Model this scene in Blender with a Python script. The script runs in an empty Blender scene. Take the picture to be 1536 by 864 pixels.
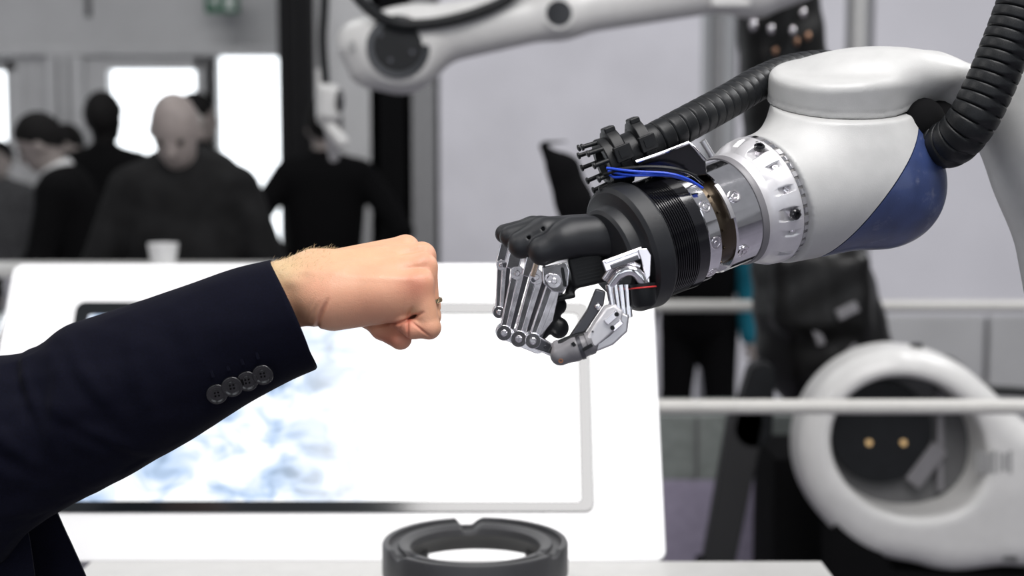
import bpy, bmesh, math, random
import numpy as np
from mathutils import Vector, Matrix, noise
random.seed(7)
rng = np.random.default_rng(7)
C = bpy.context.scene.collection
R = math.radians
# ------------------------------------------------------------------ camera, world, lights, exposure
CAMZ = 1.55; PITCH = R(5.4); F = 1536 * 50 / 36.0
cd = bpy.data.cameras.new('camera'); cam = bpy.data.objects.new('camera', cd); C.objects.link(cam)
cam.location = (0, 0, CAMZ); cam.rotation_euler = (R(90) - PITCH, 0, 0)
cd.lens = 50; cd.sensor_width = 36; cd.clip_start = 0.05; cd.clip_end = 200
cd.dof.use_dof = True; cd.dof.focus_distance = 1.49; cd.dof.aperture_fstop = 3.3
bpy.context.scene.camera = cam
vs = bpy.context.scene.view_settings
vs.view_transform = 'Standard'; vs.look = 'None'; vs.gamma = 1; vs.use_curve_mapping = False; vs.exposure = 0.0
wd = bpy.data.worlds.new('hall_light'); bpy.context.scene.world = wd; wd.use_nodes = True
bg = wd.node_tree.nodes['Background']; bg.inputs[0].default_value = (0.86, 0.88, 0.93, 1); bg.inputs[1].default_value = 0.30

def area(name, loc, target, sx, sy, power, col=(1, 1, 1)):
    ld = bpy.data.lights.new(name, 'AREA'); ld.shape = 'RECTANGLE'; ld.size = sx; ld.size_y = sy
    ld.energy = power; ld.color = col
    o = bpy.data.objects.new(name, ld); C.objects.link(o); o.location = loc
    d = Vector(target) - Vector(loc); o.rotation_euler = d.to_track_quat('-Z', 'Y').to_euler()
    return o
area('added_softbox', (0.50, 0.35, 3.9), (0.45, 1.7, 1.1), 1.9, 1.8, 122, (1, 0.98, 0.97))  # added softbox, placed so its reflection washes out the right bezel
area('added_softbox', (-2.6, 1.2, 3.6), (-0.4, 1.5, 1.2), 1.0, 0.8, 26, (1, 0.98, 0.96))  # unseen softbox added as foreground fill
area('added_softbox', (2.8, 3.6, 3.9), (1.6, 4.0, 0.8), 1.6, 1.2, 85)  # unseen softbox added to lighten the background on the right
area('added_softbox', (-2.0, 5.4, 4.4), (-1.6, 6.5, 1.0), 2.0, 0.8, 45)  # another added softbox, lightening the far left of the hall

# ------------------------------------------------------------------ mapping helpers
def W(p, Y):
    """pixel (px, py) seen at the vertical plane y=Y, third value = px-units in front of that plane"""
    p = np.atleast_2d(np.asarray(p, float))
    dx = (p[:, 0] - 768) / F; dy = (432 - p[:, 1]) / F
    cy, sy = math.cos(PITCH), math.sin(PITCH)
    ry = cy + dy * sy; rz = -sy + dy * cy
    k = Y / ry; s = Y / F
    z = p[:, 2] if p.shape[1] > 2 else 0
    return np.stack([dx * k, np.full(len(p), float(Y)) - z * s, CAMZ + rz * k], 1)
def at(px, py, Y): return Vector(W([[px, py]], Y)[0])

def K(px, py, z): k = 1 - z / F; return np.array([768 + (px - 768) * k, 230 + (py - 230) * k, z])   # place a point so that it stands z px-units in depth

# ------------------------------------------------------------------ materials
MATS = {}
def mat(name, col, rough=0.5, metal=0.0, var=0.06, scale=30, bump=0.0, bscale=200, coat=0.0, sheen=0.0, spec=0.5, sss=0.0, emit=None, estr=1.0, ior=None, trans=0.0, rvar=0.0, aniso=0.0):
    if name in MATS: return MATS[name]
    m = bpy.data.materials.new(name); m.use_nodes = True; nt = m.node_tree; N = nt.nodes; L = nt.links
    b = N['Principled BSDF']; b.inputs['Roughness'].default_value = rough; b.inputs['Metallic'].default_value = metal
    b.inputs['Coat Weight'].default_value = coat; b.inputs['Coat Roughness'].default_value = 0.12
    b.inputs['Sheen Weight'].default_value = sheen; b.inputs['Specular IOR Level'].default_value = spec
    b.inputs['Anisotropic'].default_value = aniso
    if ior: b.inputs['IOR'].default_value = ior
    if trans: b.inputs['Transmission Weight'].default_value = trans
    if sss:
        b.inputs['Subsurface Weight'].default_value = sss; b.inputs['Subsurface Radius'].default_value = (1.0, 0.35, 0.2); b.inputs['Subsurface Scale'].default_value = 0.008
    tc = N.new('ShaderNodeTexCoord'); nz = N.new('ShaderNodeTexNoise'); nz.inputs['Scale'].default_value = scale; nz.inputs['Detail'].default_value = 4
    L.new(tc.outputs['Object'], nz.inputs['Vector'])
    rp = N.new('ShaderNodeValToRGB'); rp.color_ramp.elements[0].position = 0.3; rp.color_ramp.elements[1].position = 0.7
    rp.color_ramp.elements[0].color = tuple(c * (1 - var) for c in col) + (1,); rp.color_ramp.elements[1].color = tuple(min(1, c * (1 + var)) for c in col) + (1,)
    L.new(nz.outputs['Fac'], rp.inputs['Fac']); L.new(rp.outputs['Color'], b.inputs['Base Color'])
    if rvar:
        mr = N.new('ShaderNodeMapRange'); mr.inputs['To Min'].default_value = max(0.02, rough - rvar); mr.inputs['To Max'].default_value = rough + rvar
        L.new(nz.outputs['Fac'], mr.inputs['Value']); L.new(mr.outputs['Result'], b.inputs['Roughness'])
    if bump:
        n2 = N.new('ShaderNodeTexNoise'); n2.inputs['Scale'].default_value = bscale; n2.inputs['Detail'].default_value = 3
        L.new(tc.outputs['Object'], n2.inputs['Vector']); bp = N.new('ShaderNodeBump'); bp.inputs['Strength'].default_value = bump; bp.inputs['Distance'].default_value = 0.002
        L.new(n2.outputs['Fac'], bp.inputs['Height']); L.new(bp.outputs['Normal'], b.inputs['Normal'])
    if emit:
        b.inputs['Emission Color'].default_value = emit + (1,); b.inputs['Emission Strength'].default_value = estr
    MATS[name] = m; return m

# ------------------------------------------------------------------ objects
def empty(name, loc, label, cat, group=None):
    o = bpy.data.objects.new(name, None); o.empty_display_size = 0.05; C.objects.link(o); o.location = loc
    o['label'] = label; o['category'] = cat
    if group: o['group'] = group
    return o
def tag(o, label=None, cat=None, group=None, kind=None):
    if label: o['label'] = label
    if cat: o['category'] = cat
    if group: o['group'] = group
    if kind: o['kind'] = kind
    return o
def root_loc(p):
    v = Vector((0, 0, 0))
    while p: v += p.location; p = p.parent
    return v
def mesh_obj(name, V, Fc, m, parent=None, smooth=True, angle=None, loc=None):
    V = np.asarray(V, float)
    base = root_loc(parent) if parent else (Vector(loc) if loc is not None else Vector(V.mean(0)))
    me = bpy.data.meshes.new(name); me.from_pydata((V - np.array(base)).tolist(), [], Fc if isinstance(Fc, list) else Fc.tolist())
    me.validate(); me.materials.append(m)
    if smooth:
        me.shade_smooth()
        if angle: me.set_sharp_from_angle(angle=R(angle))
    o = bpy.data.objects.new(name, me); C.objects.link(o)
    if parent: o.parent = parent
    else: o.location = base
    return o
def vol(V, Fs):
    s = 0.0
    for f in Fs:
        a = V[f[0]]
        for i in range(1, len(f) - 1): s += np.dot(a, np.cross(V[f[i]], V[f[i + 1]]))
    return s
def unit(v): v = np.asarray(v, float); return v / (np.linalg.norm(v) + 1e-12)
def perp(a):
    a = unit(a); t = np.array([0, 0, 1.0]) if abs(a[2]) < 0.8 else np.array([0, 1.0, 0])
    u = unit(np.cross(t, a)); return u, np.cross(a, u)
class MB:
    """collects closed solids; Y given = pixel frame at that plane, otherwise metres"""
    def __init__(s, Y=None, dz=0): s.V = []; s.Fc = []; s.Y = Y; s.dz = dz
    def add(s, V, Fs):
        V = np.asarray(V, float)
        if s.dz: k = 1 - s.dz / F; V = np.stack([768 + (V[:, 0] - 768) * k, 230 + (V[:, 1] - 230) * k, V[:, 2] + s.dz], 1)
        if s.Y is not None: V = W(V, s.Y)
        if vol(V - V.mean(0), Fs) < 0: Fs = [tuple(reversed(f)) for f in Fs]
        n = sum(len(v) for v in s.V); s.V.append(V); s.Fc += [tuple(int(i) + n for i in f) for f in Fs]; return s
    def box(s, c, size, ax=None):
        c = np.asarray(c, float); h = np.asarray(size, float) / 2
        A = np.eye(3) if ax is None else np.array([unit(a) for a in ax])
        V = [c + A[0] * h[0] * i + A[1] * h[1] * j + A[2] * h[2] * k for i in (-1, 1) for j in (-1, 1) for k in (-1, 1)]
        return s.add(V, [(0, 1, 3, 2), (4, 6, 7, 5), (0, 4, 5, 1), (2, 3, 7, 6), (0, 2, 6, 4), (1, 5, 7, 3)])
    def bar(s, p1, p2, w, t, side=(0, 0, 1)):
        p1 = np.asarray(p1, float); p2 = np.asarray(p2, float); d = unit(p2 - p1); n = unit(np.asarray(side, float) - d * np.dot(side, d)); q = np.cross(d, n)
        return s.box((p1 + p2) / 2, (np.linalg.norm(p2 - p1), w, t), (d, q, n))
    def ring(s, pts):  # list of rings of equal count -> capped loft
        n = len(pts[0]); V = np.concatenate(pts); Fs = []
        for i in range(len(pts) - 1):
            for j in range(n):
                k = (j + 1) % n; Fs.append((i * n + j, i * n + k, (i + 1) * n + k, (i + 1) * n + j))
        Fs.append(tuple(range(n))[::-1]); m = (len(pts) - 1) * n; Fs.append(tuple(m + j for j in range(n)))
        return s.add(V, Fs)
    def lathe(s, o, a, prof, n=48, rmod=None):  # prof: (t, r) solid
        o = np.asarray(o, float); a = unit(a); u, v = perp(a); th = np.arange(n) * 2 * math.pi / n
        return s.ring([o + a * t + (np.cos(th)[:, None] * u + np.sin(th)[:, None] * v) * (r if rmod is None else rmod(t, r, th)[:, None]) for t, r in prof])
    def cyl(s, p1, p2, r, n=24, r2=None):
        p1 = np.asarray(p1, float); p2 = np.asarray(p2, float); L = np.linalg.norm(p2 - p1)
        return s.lathe(p1, p2 - p1, [(0, r), (L, r if r2 is None else r2)], n)
    def annulus(s, o, a, prof, n=48):  # closed profile loop (t, r)
        o = np.asarray(o, float); a = unit(a); u, v = perp(a); th = np.arange(n) * 2 * math.pi / n; m = len(prof)
        V = np.concatenate([o + a * t + (np.cos(th)[:, None] * u + np.sin(th)[:, None] * v) * r for t, r in prof]); Fs = []
        for i in range(m):
            for j in range(n):
                k = (j + 1) % n; i2 = (i + 1) % m; Fs.append((i * n + j, i * n + k, i2 * n + k, i2 * n + j))
        return s.add(V, Fs)
    def tube(s, pts, r, n=12, rr=None):
        P = np.asarray(pts, float); T = np.gradient(P, axis=0); u, v = perp(T[0]); rings = []; th = np.arange(n) * 2 * math.pi / n
        for i in range(len(P)):
            t = unit(T[i]); u = unit(u - t * np.dot(u, t)); v = np.cross(t, u)
            q = r if rr is None else rr(i, th)
            if np.ndim(q): q = q[:, None]
            rings.append(P[i] + (np.cos(th)[:, None] * u + np.sin(th)[:, None] * v) * q)
        return s.ring(rings)
    def plate(s, pts, nrm, t):  # extruded polygon, thickness t centred, pts 3D
        P = np.asarray(pts, float); n = unit(nrm) * t / 2
        return s.ring([P - n, P + n])
    def stadium(s, p1, p2, w1, w2, t, side=(0, 0, 1), n=9):
        p1 = np.asarray(p1, float); p2 = np.asarray(p2, float); d = unit(p2 - p1); nn = unit(np.asarray(side, float) - d * np.dot(side, d)); q = np.cross(nn, d)
        P = [p2 + w2 / 2 * (d * math.sin(a) + q * math.cos(a)) for a in np.linspace(0, math.pi, n)] + [p1 - w1 / 2 * (d * math.sin(a) + q * math.cos(a)) for a in np.linspace(0, math.pi, n)]
        return s.plate(P, nn, t)
    def sph(s, c, r, n=16):
        r = np.broadcast_to(np.asarray(r, float), (3,)); c = np.asarray(c, float); rings = []; th = np.arange(n) * 2 * math.pi / n
        for a in np.linspace(-math.pi / 2 + 0.08, math.pi / 2 - 0.08, n // 2 + 1):
            rings.append(np.stack([c[0] + r[0] * math.cos(a) * np.cos(th), c[1] + r[1] * math.cos(a) * np.sin(th), np.full(n, c[2] + r[2] * math.sin(a))], 1))
        return s.ring(rings)
    def build(s, name, m, parent=None, bevel=0, angle=35, smooth=True, loc=None):
        o = mesh_obj(name, np.concatenate(s.V), s.Fc, m, parent, smooth, angle, loc)
        if bevel:
            b = o.modifiers.new('bevel', 'BEVEL'); b.width = bevel; b.segments = 2; b.limit_method = 'ANGLE'; b.angle_limit = R(40); b.harden_normals = True
        return o
def spline(pts, n):
    P = np.asarray(pts, float); P2 = np.vstack([2 * P[0] - P[1], P, 2 * P[-1] - P[-2]]); out = []
    for i in range(len(P) - 1):
        a, b, c, d = P2[i:i + 4]
        for t in np.linspace(0, 1, n, endpoint=False): out.append(0.5 * ((2 * b) + (-a + c) * t + (2 * a - 5 * b + 4 * c - d) * t * t + (-a + 3 * b - 3 * c + d) * t ** 3))
    out.append(P[-1]); return np.array(out)

# ------------------------------------------------------------------ signed distance modelling
def cap(P, a, b, ra, rb=None):
    a = np.asarray(a, float); b = np.asarray(b, float); rb = ra if rb is None else rb; ab = b - a
    t = np.clip(((P - a) @ ab) / (ab @ ab + 1e-9), 0, 1)
    return np.linalg.norm(P - a - t[..., None] * ab, axis=-1) - (ra + (rb - ra) * t)
def ell(P, c, r, A=None):
    q = P - np.asarray(c, float)
    if A is not None: q = q @ np.asarray(A, float).T
    r = np.asarray(r, float); k0 = np.linalg.norm(q / r, axis=-1); k1 = np.linalg.norm(q / (r * r), axis=-1)
    return k0 * (k0 - 1) / (k1 + 1e-9)
def rbox(P, c, h, rad, A=None):
    q = P - np.asarray(c, float)
    if A is not None: q = q @ np.asarray(A, float).T
    q = np.abs(q) - (np.asarray(h, float) - rad)
    return np.linalg.norm(np.maximum(q, 0), axis=-1) + np.minimum(q.max(-1), 0) - rad
def rcyl(P, c, a, r, h, rad):
    q = P - np.asarray(c, float); a = unit(a); z = q @ a; rr = np.linalg.norm(q - z[..., None] * a, axis=-1)
    d = np.stack([rr - (r - rad), np.abs(z) - (h - rad)], -1)
    return np.linalg.norm(np.maximum(d, 0), axis=-1) + np.minimum(d.max(-1), 0) - rad
def smin(a, b, k):
    h = np.maximum(k - np.abs(a - b), 0) / k; return np.minimum(a, b) - h * h * k * 0.25
def smax(a, b, k): return -smin(-a, -b, k)
def nets(fn, lo, hi, h):
    lo = np.asarray(lo, float); n = np.ceil((np.asarray(hi, float) - lo) / h).astype(int) + 1
    B = 4; nb = (n + B - 1) // B   # blocks: coarse pass first, then only the blocks near the surface
    gc = np.stack(np.meshgrid(*[lo[i] + (np.arange(nb[i]) * B + (B - 1) / 2) * h for i in range(3)], indexing='ij'), -1)
    dc = fn(gc); near_ = np.abs(dc) < B * h * 1.7; D = np.repeat(np.repeat(np.repeat(dc, B, 0), B, 1), B, 2)[:n[0], :n[1], :n[2]].copy()
    msk = np.repeat(np.repeat(np.repeat(near_, B, 0), B, 1), B, 2)[:n[0], :n[1], :n[2]]; ii = np.argwhere(msk)
    for c0 in range(0, len(ii), 400000): q_ = ii[c0:c0 + 400000]; D[tuple(q_.T)] = fn(lo + q_ * h)
    nx, ny, nz = D.shape; S = D < 0
    cs = [(i, j, k) for i in (0, 1) for j in (0, 1) for k in (0, 1)]
    cnt = sum(S[i:nx - 1 + i, j:ny - 1 + j, k:nz - 1 + k].astype(np.int8) for i, j, k in cs)
    act = (cnt > 0) & (cnt < 8); idx = -np.ones(act.shape, int); cells = np.argwhere(act); idx[act] = np.arange(len(cells))
    acc = np.zeros((len(cells), 3)); num = np.zeros(len(cells))
    for a in range(8):
        for b in range(a + 1, 8):
            A_, B_ = np.array(cs[a]), np.array(cs[b])
            if np.abs(A_ - B_).sum() != 1: continue
            da = D[tuple((cells + A_).T)]; db = D[tuple((cells + B_).T)]; m = (da < 0) != (db < 0)
            t = np.where(m, da / np.where(m, da - db, 1), 0)[:, None]; acc += np.where(m[:, None], A_ + t * (B_ - A_), 0); num += m
    V = lo + (cells + acc / num[:, None]) * h; Q = []
    for ax in range(3):
        sl0 = [slice(None)] * 3; sl1 = [slice(None)] * 3; sl0[ax] = slice(0, -1); sl1[ax] = slice(1, None)
        e0 = S[tuple(sl0)]; ch = np.argwhere(e0 != S[tuple(sl1)]); o1, o2 = [i for i in range(3) if i != ax]
        ok = (ch[:, o1] > 0) & (ch[:, o2] > 0) & (ch[:, o1] < n[o1] - 1) & (ch[:, o2] < n[o2] - 1); ch = ch[ok]
        def cc(d1, d2):
            c = ch.copy(); c[:, o1] -= d1; c[:, o2] -= d2; return idx[tuple(c.T)]
        q = np.stack([cc(1, 1), cc(0, 1), cc(0, 0), cc(1, 0)], 1); inside = e0[tuple(ch.T)]
        if ax == 1: inside = ~inside
        q[~inside] = q[~inside][:, ::-1]; Q.append(q)
    return V, np.concatenate(Q)
def sdf_obj(name, fn, lo, hi, h, m, parent=None, Y=None, xf=None, loc=None, angle=None):
    V, Q = nets(fn, lo, hi, h)
    if Y is not None: V = W(V, Y); Q = Q[:, ::-1]
    if xf is not None: V = xf(V)
    o = mesh_obj(name, V, Q, m, parent, True, angle, loc)
    return o, V
def seg2(P, a, b):  # 2-D distance in x, y to a segment
    a = np.asarray(a, float); b = np.asarray(b, float); ab = b - a; q = P[..., :2]
    t = np.clip(((q - a) @ ab) / (ab @ ab), 0, 1); return np.linalg.norm(q - a - t[..., None] * ab, axis=-1), t
#@@MATERIALS
M = {}
def mm(k, *a, **kw): M[k] = mat(k, *a, **kw); return M[k]
mm('grey_floor', (0.20, 0.19, 0.225), 0.4, var=0.12, scale=3)
mm('wall_grey', (0.50, 0.50, 0.505), 0.7, var=0.05, scale=4)
mm('frame_grey', (0.52, 0.52, 0.525), 0.6, var=0.06, scale=6)
mm('frame_dark', (0.10, 0.10, 0.103), 0.6)
mm('panel_light', (0.70, 0.69, 0.735), 0.75, var=0.06, scale=3)
mm('panel_right', (0.74, 0.73, 0.775), 0.7, var=0.04, scale=2)
mm('panel_mid', (0.24, 0.24, 0.245), 0.7)
mm('pillar_black', (0.004, 0.004, 0.0045), 0.9, spec=.1)
mm('white_gloss', (0.93, 0.93, 0.94), 0.25, var=0.01, coat=0.4)
mm('white_counter', (0.55, 0.545, 0.53), 0.4, var=0.03)
mm('bezel', (0.008, 0.010, 0.012), 0.10, var=0.02, ior=1.66)
mm('rail_paint', (0.54, 0.53, 0.505), 0.4, var=0.04)
mm('robot_paint', (0.44, 0.44, 0.435), 0.42, var=0.035, scale=60, bump=0.10, bscale=900, rvar=0.05)
mm('robot_white', (0.60, 0.595, 0.585), 0.35, var=0.03)
mm('blue_panel', (0.028, 0.045, 0.125), 0.38, var=0.3, scale=25, bump=0.1, bscale=600, coat=0.2)
_b = M['blue_panel'].node_tree; _n = _b.nodes.new('ShaderNodeTexNoise'); _n.inputs['Scale'].default_value = 38; _n.inputs['Detail'].default_value = 6; _n.inputs['Roughness'].default_value = .7
_t = _b.nodes.new('ShaderNodeTexCoord'); _b.links.new(_t.outputs['Object'], _n.inputs['Vector']); _r = _b.nodes.new('ShaderNodeMapRange'); _r.inputs['From Min'].default_value = .56; _r.inputs['From Max'].default_value = .72; _r.inputs['To Max'].default_value = .45; _b.links.new(_n.outputs['Fac'], _r.inputs['Value'])
_m = _b.nodes.new('ShaderNodeMix'); _m.data_type = 'RGBA'; _m.inputs['B'].default_value = (.22, .23, .30, 1); _b.links.new(_r.outputs['Result'], _m.inputs['Factor']); _p = _b.nodes['Principled BSDF']
_b.links.new(_p.inputs['Base Color'].links[0].from_socket, _m.inputs['A']); _b.links.new(_m.outputs['Result'], _p.inputs['Base Color'])
mm('black_rubber', (0.006, 0.0068, 0.008), 0.42, var=0.2, bump=0.12, bscale=900, spec=.28)
mm('black_plastic', (0.006, 0.0065, 0.0075), 0.45, var=0.2, scale=80, bump=0.12, bscale=1200, spec=.3)
mm('shell_black', (0.012, 0.013, 0.0155), 0.45, var=0.12, scale=60, bump=0.15, bscale=1800, spec=.4)
mm('black_gloss', (0.006, 0.006, 0.008), 0.15, coat=0.5)
mm('dark_metal', (0.10, 0.10, 0.11), 0.3, metal=0.9)
mm('chrome', (0.86, 0.85, 0.88), 0.09, metal=1.0, var=0.05, scale=90, rvar=0.06)
mm('steel', (0.84, 0.81, 0.84), 0.2, metal=1.0, var=0.08, scale=120, rvar=0.08)
mm('alu', (0.66, 0.65, 0.67), 0.36, metal=0.9, var=0.04, scale=90)
mm('satin_alu', (0.68, 0.67, 0.69), 0.42, metal=0.55, var=0.04, scale=90)
mm('brass_dark', (0.09, 0.07, 0.05), 0.3, metal=0.9)
mm('grey_plastic', (0.17, 0.165, 0.175), 0.4, var=0.08)
mm('blue_wire', (0.01, 0.06, 0.55), 0.35)
mm('red_line', (0.55, 0.03, 0.03), 0.4)
mm('copper', (0.8, 0.4, 0.22), 0.3, metal=1.0)
mm('suit', (0.0020, 0.0023, 0.0082), 0.8, var=0.3, scale=600, bump=0.25, bscale=2500, sheen=0.015, spec=0.10)
mm('suit_lining', (0.006, 0.006, 0.012), 0.7)
mm('button', (0.008, 0.0078, 0.009), 0.25, var=0.3, scale=300, coat=0.5)
mm('gold', (0.75, 0.60, 0.36), 0.18, metal=1.0)
mm('cloth_black', (0.0022, 0.0022, 0.0026), 0.9, spec=.1)
mm('cloth_dark', (0.013, 0.013, 0.0135), 0.9, var=0.4, scale=12, spec=.15)
mm('cloth_grey', (0.05, 0.05, 0.053), 0.9, var=0.3)
mm('cloth_teal', (0.0, 0.13, 0.19), 0.9)
mm('shirt_white', (0.6, 0.6, 0.6), 0.8)
mm('skin_grey', (0.26, 0.225, 0.21), 0.6, var=0.1)
mm('skin_pale', (0.29, 0.25, 0.235), 0.6, var=0.1)
mm('hair_dark', (0.005, 0.0045, 0.0045), 0.8, spec=.2)
mm('hair_grey', (0.22, 0.21, 0.20), 0.8)
mm('eye', (0.03, 0.025, 0.02), 0.2)
mm('cup_white', (0.7, 0.7, 0.7), 0.5)
mm('ring_black', (0.045, 0.045, 0.048), 0.45, var=0.1, bump=0.1, bscale=500)
mm('sign_green', (0.01, 0.10, 0.05), 0.5)
mm('sign_white', (0.55, 0.6, 0.57), 0.5)
mm('print_grey', (0.28, 0.28, 0.28), 0.6)
mm('print_dark', (0.10, 0.10, 0.10), 0.6)
mm('amber', (0.8, 0.5, 0.2), 0.4, emit=(1.0, 0.8, 0.5), estr=0.15)
mm('daylight', (0.9, 0.95, 1.0), 0.5, emit=(0.93, 0.97, 1.0), estr=2.2)
mm('nail', (0.75, 0.48, 0.40), 0.3)

def screen_material():
    m = bpy.data.materials.new('lit_screen'); m.use_nodes = True; nt = m.node_tree; N = nt.nodes; L = nt.links
    b = N['Principled BSDF']; b.inputs['Base Color'].default_value = (0.02, 0.02, 0.02, 1); b.inputs['Roughness'].default_value = 0.2
    tc = N.new('ShaderNodeTexCoord'); sp = N.new('ShaderNodeSeparateXYZ'); L.new(tc.outputs['Generated'], sp.inputs[0])
    # pale blue picture of a machine hall, cloudy blocks, fading to white at the right: glare painted into the emission
    mp = N.new('ShaderNodeMapping'); mp.inputs['Scale'].default_value = (13, 0, 7); L.new(tc.outputs['Generated'], mp.inputs[0])
    nz = N.new('ShaderNodeTexNoise'); nz.inputs['Scale'].default_value = 1.0; nz.inputs['Detail'].default_value = 3; nz.inputs['Distortion'].default_value = 0.8; L.new(mp.outputs[0], nz.inputs['Vector'])
    rp = N.new('ShaderNodeValToRGB'); e = rp.color_ramp.elements
    e[0].position = 0.30; e[0].color = (0.22, 0.32, 0.46, 1); e[1].position = 0.60; e[1].color = (0.95, 0.98, 1.0, 1)
    k = e.new(0.44); k.color = (0.50, 0.64, 0.86, 1); L.new(nz.outputs['Fac'], rp.inputs[0])
    fx = N.new('ShaderNodeMapRange'); fx.inputs['From Min'].default_value = 0.40; fx.inputs['From Max'].default_value = 0.66; L.new(sp.outputs['X'], fx.inputs['Value'])
    mx = N.new('ShaderNodeMix'); mx.data_type = 'RGBA'; L.new(fx.outputs['Result'], mx.inputs['Factor']); L.new(rp.outputs['Color'], mx.inputs['A']); mx.inputs['B'].default_value = (1, 1, 1, 1)
    L.new(mx.outputs['Result'], b.inputs['Emission Color']); b.inputs['Emission Strength'].default_value = 1.15
    return m
M['screen'] = screen_material()
# ================================================================== SETTING
def wbox(name, x0, y0, x1, y1, Y, depth, m, parent=None, bevel=0):
    a = at(x0, y1, Y); b = at(x1, y0, Y); mb = MB()
    mb.box(((a.x + b.x) / 2, Y + depth / 2, (a.z + b.z) / 2), (b.x - a.x, depth, b.z - a.z))
    return mb.build(name, m, parent, bevel=bevel, smooth=False)
def struct(o): o['kind'] = 'structure'; return o
mb = MB(); mb.box((0, 5.0, -0.05), (16, 16, 0.1)); struct(mb.build('floor', M['grey_floor'], smooth=False))
# far wall of the hall with its glazed doors
YW = 9.0
fl = lambda Y: 432 + F * math.tan(math.atan2(CAMZ, Y) - PITCH)   # pixel row of the floor at depth Y
FW = fl(YW)
wall = struct(wbox('wall_back', -1500, -900, 1000, 70, YW, 0.3, M['wall_grey']))
for x0, x1 in ((-1500, -500), (33, 80), (425, 1000)): wbox('wall_panel', x0, 70, x1, FW, YW, 0.3, M['wall_grey'], wall)
mb = MB(); a = at(131, 0, YW - .02); mb.box((a.x, YW - .01, 3.2), (.035, .02, 1.6)); struct(mb.build('trim_1', M['frame_dark'], smooth=False))
struct(wbox('trim_2', -500, 70, 430, 84, YW - 0.06, 0.12, M['frame_grey'], bevel=.01))
for i, (x0, x1) in enumerate(((82, 92), (94, 108), (110, 124))): struct(wbox('trim_%d' % (i + 3), x0, 84, x1, FW, YW - 0.08, 0.14, M['frame_grey'], bevel=.02))
struct(wbox('trim_6', -500, 96, -495, 104, YW - .02, .1, M['frame_dark']))
def window(nm, x0, y0, x1, frame, div=None):
    w = wbox(nm, x0, y0, x1, FW, YW + 0.12, 0.03, M['daylight']); struct(w)
    for q in ((x0 - frame, y0 - frame, x0, FW), (x1, y0 - frame, x1 + frame, FW), (x0, y0 - frame, x1, y0), (x0, FW - 14, x1, FW)):
        wbox('frame', q[0], q[1], q[2], q[3], YW - 0.02, 0.12, M['frame_grey'], w)
    wbox('head_dark_strip', x0 - frame, y0 - frame - 7, x1 + frame, y0 - frame, YW + 0.02, 0.1, M['frame_dark'], w)  # dark strip above the frame head
    if div: wbox('mullion', div - 3, y0, div + 3, FW, YW, .06, M['frame_grey'], w)
window('window_1', -480, 106, 24, 10, -220)
window('door_1', 160, 104, 303, 18)
window('window_2', 325, 84, 500, 7)
# booth partition on the right: separate boards
YP = 7.6; FP = fl(YP)
part = struct(wbox('wall_booth', 430, -700, 560, FP, YP, 0.12, M['wall_grey']))
for x0, x1, m in ((560, 612, 'pillar_black'), (612, 655, 'panel_mid'), (655, 1062, 'panel_light'), (1062, 1098, 'panel_mid'), (1098, 1284, 'panel_right'), (1297, 1900, 'panel_right')):
    wbox('wall_panel', x0, -700, x1, FP, YP, 0.12, M[m], part)
wbox('wall_panel', 1284, -700, 1297, FP, YP - .03, 0.15, M['white_counter'], part)
for x0, x1 in ((1310, 1478), (1481, 1640), (1643, 1900)): wbox('wall_panel', x0, 474, x1, FP - 30, YP - 0.1, 0.09, M['wall_grey'], part, bevel=.01)
mb = MB(); a = at(-900, 300, 5); mb.box((a.x - 1.5, 4, 1.9), (.12, 12, 3.8)); struct(mb.build('wall_left', M['wall_grey'], smooth=False))
mb = MB(); mb.box((7.6, 4, 1.9), (.12, 12, 3.8)); struct(mb.build('wall_right', M['wall_grey'], smooth=False))
# unseen wall behind the camera; glowing panes added for chrome contrast and fill
mb = MB(); mb.box((0, -3.05, 1.9), (16, .1, 3.8)); wf = struct(mb.build('wall_front', M['frame_dark'], smooth=False))
for x in (-4.5, -1.6, 1.3, 4.2):
    mb = MB(); mb.box((x, -2.98, 1.75), (1.9, .03, 2.5)); mb.build('glow_pane', mat('reflection_glow', (.8, .85, .9), .4, emit=(.9, .94, 1.0), estr=1.25), wf, smooth=False)
# dark column left of centre
mb = MB(); a = at(418, 200, 7.45); b = at(468, 200, 7.45)
mb.box(((a.x + b.x) / 2, 7.53, 2.0), (b.x - a.x, .14, 4.0)); mb.box(((a.x + b.x) / 2 + .02, 7.45, 2.0), (.03, .03, 4.0)); mb.box((a.x + .03, 7.45, 2.0), (.03, .03, 4.0))
tag(mb.build('steel_column', mat('column_paint', (0.010, 0.010, 0.011), 0.8, spec=.2), bevel=.008), 'tall dark square column between the glazed doors and the overhead robot', 'column')
# exit sign hanging at the top edge
es = empty('exit_sign', at(333, -8, 8.7), 'small green exit sign hanging above the glazed doors', 'sign')
a = at(333, -8, 8.7)
mb = MB(); mb.box((a.x, a.y, a.z), (.20, .05, .22)); mb.build('sign_box', M['sign_green'], es, bevel=.006)
mb = MB(); mb.box((a.x + .05, a.y - .03, a.z - .03), (.05, .01, .12)); mb.plate([(a.x - .07, a.y - .03, a.z - .04), (a.x - .02, a.y - .03, a.z - .0), (a.x - .02, a.y - .03, a.z - .08)], (0, 1, 0), .01); mb.build('pictogram', M['sign_white'], es, smooth=False)
mb = MB(); mb.cyl((a.x, a.y, a.z + .11), (a.x, a.y, 3.9), .008, 8); mb.build('rod', M['dark_metal'], es)

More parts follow.
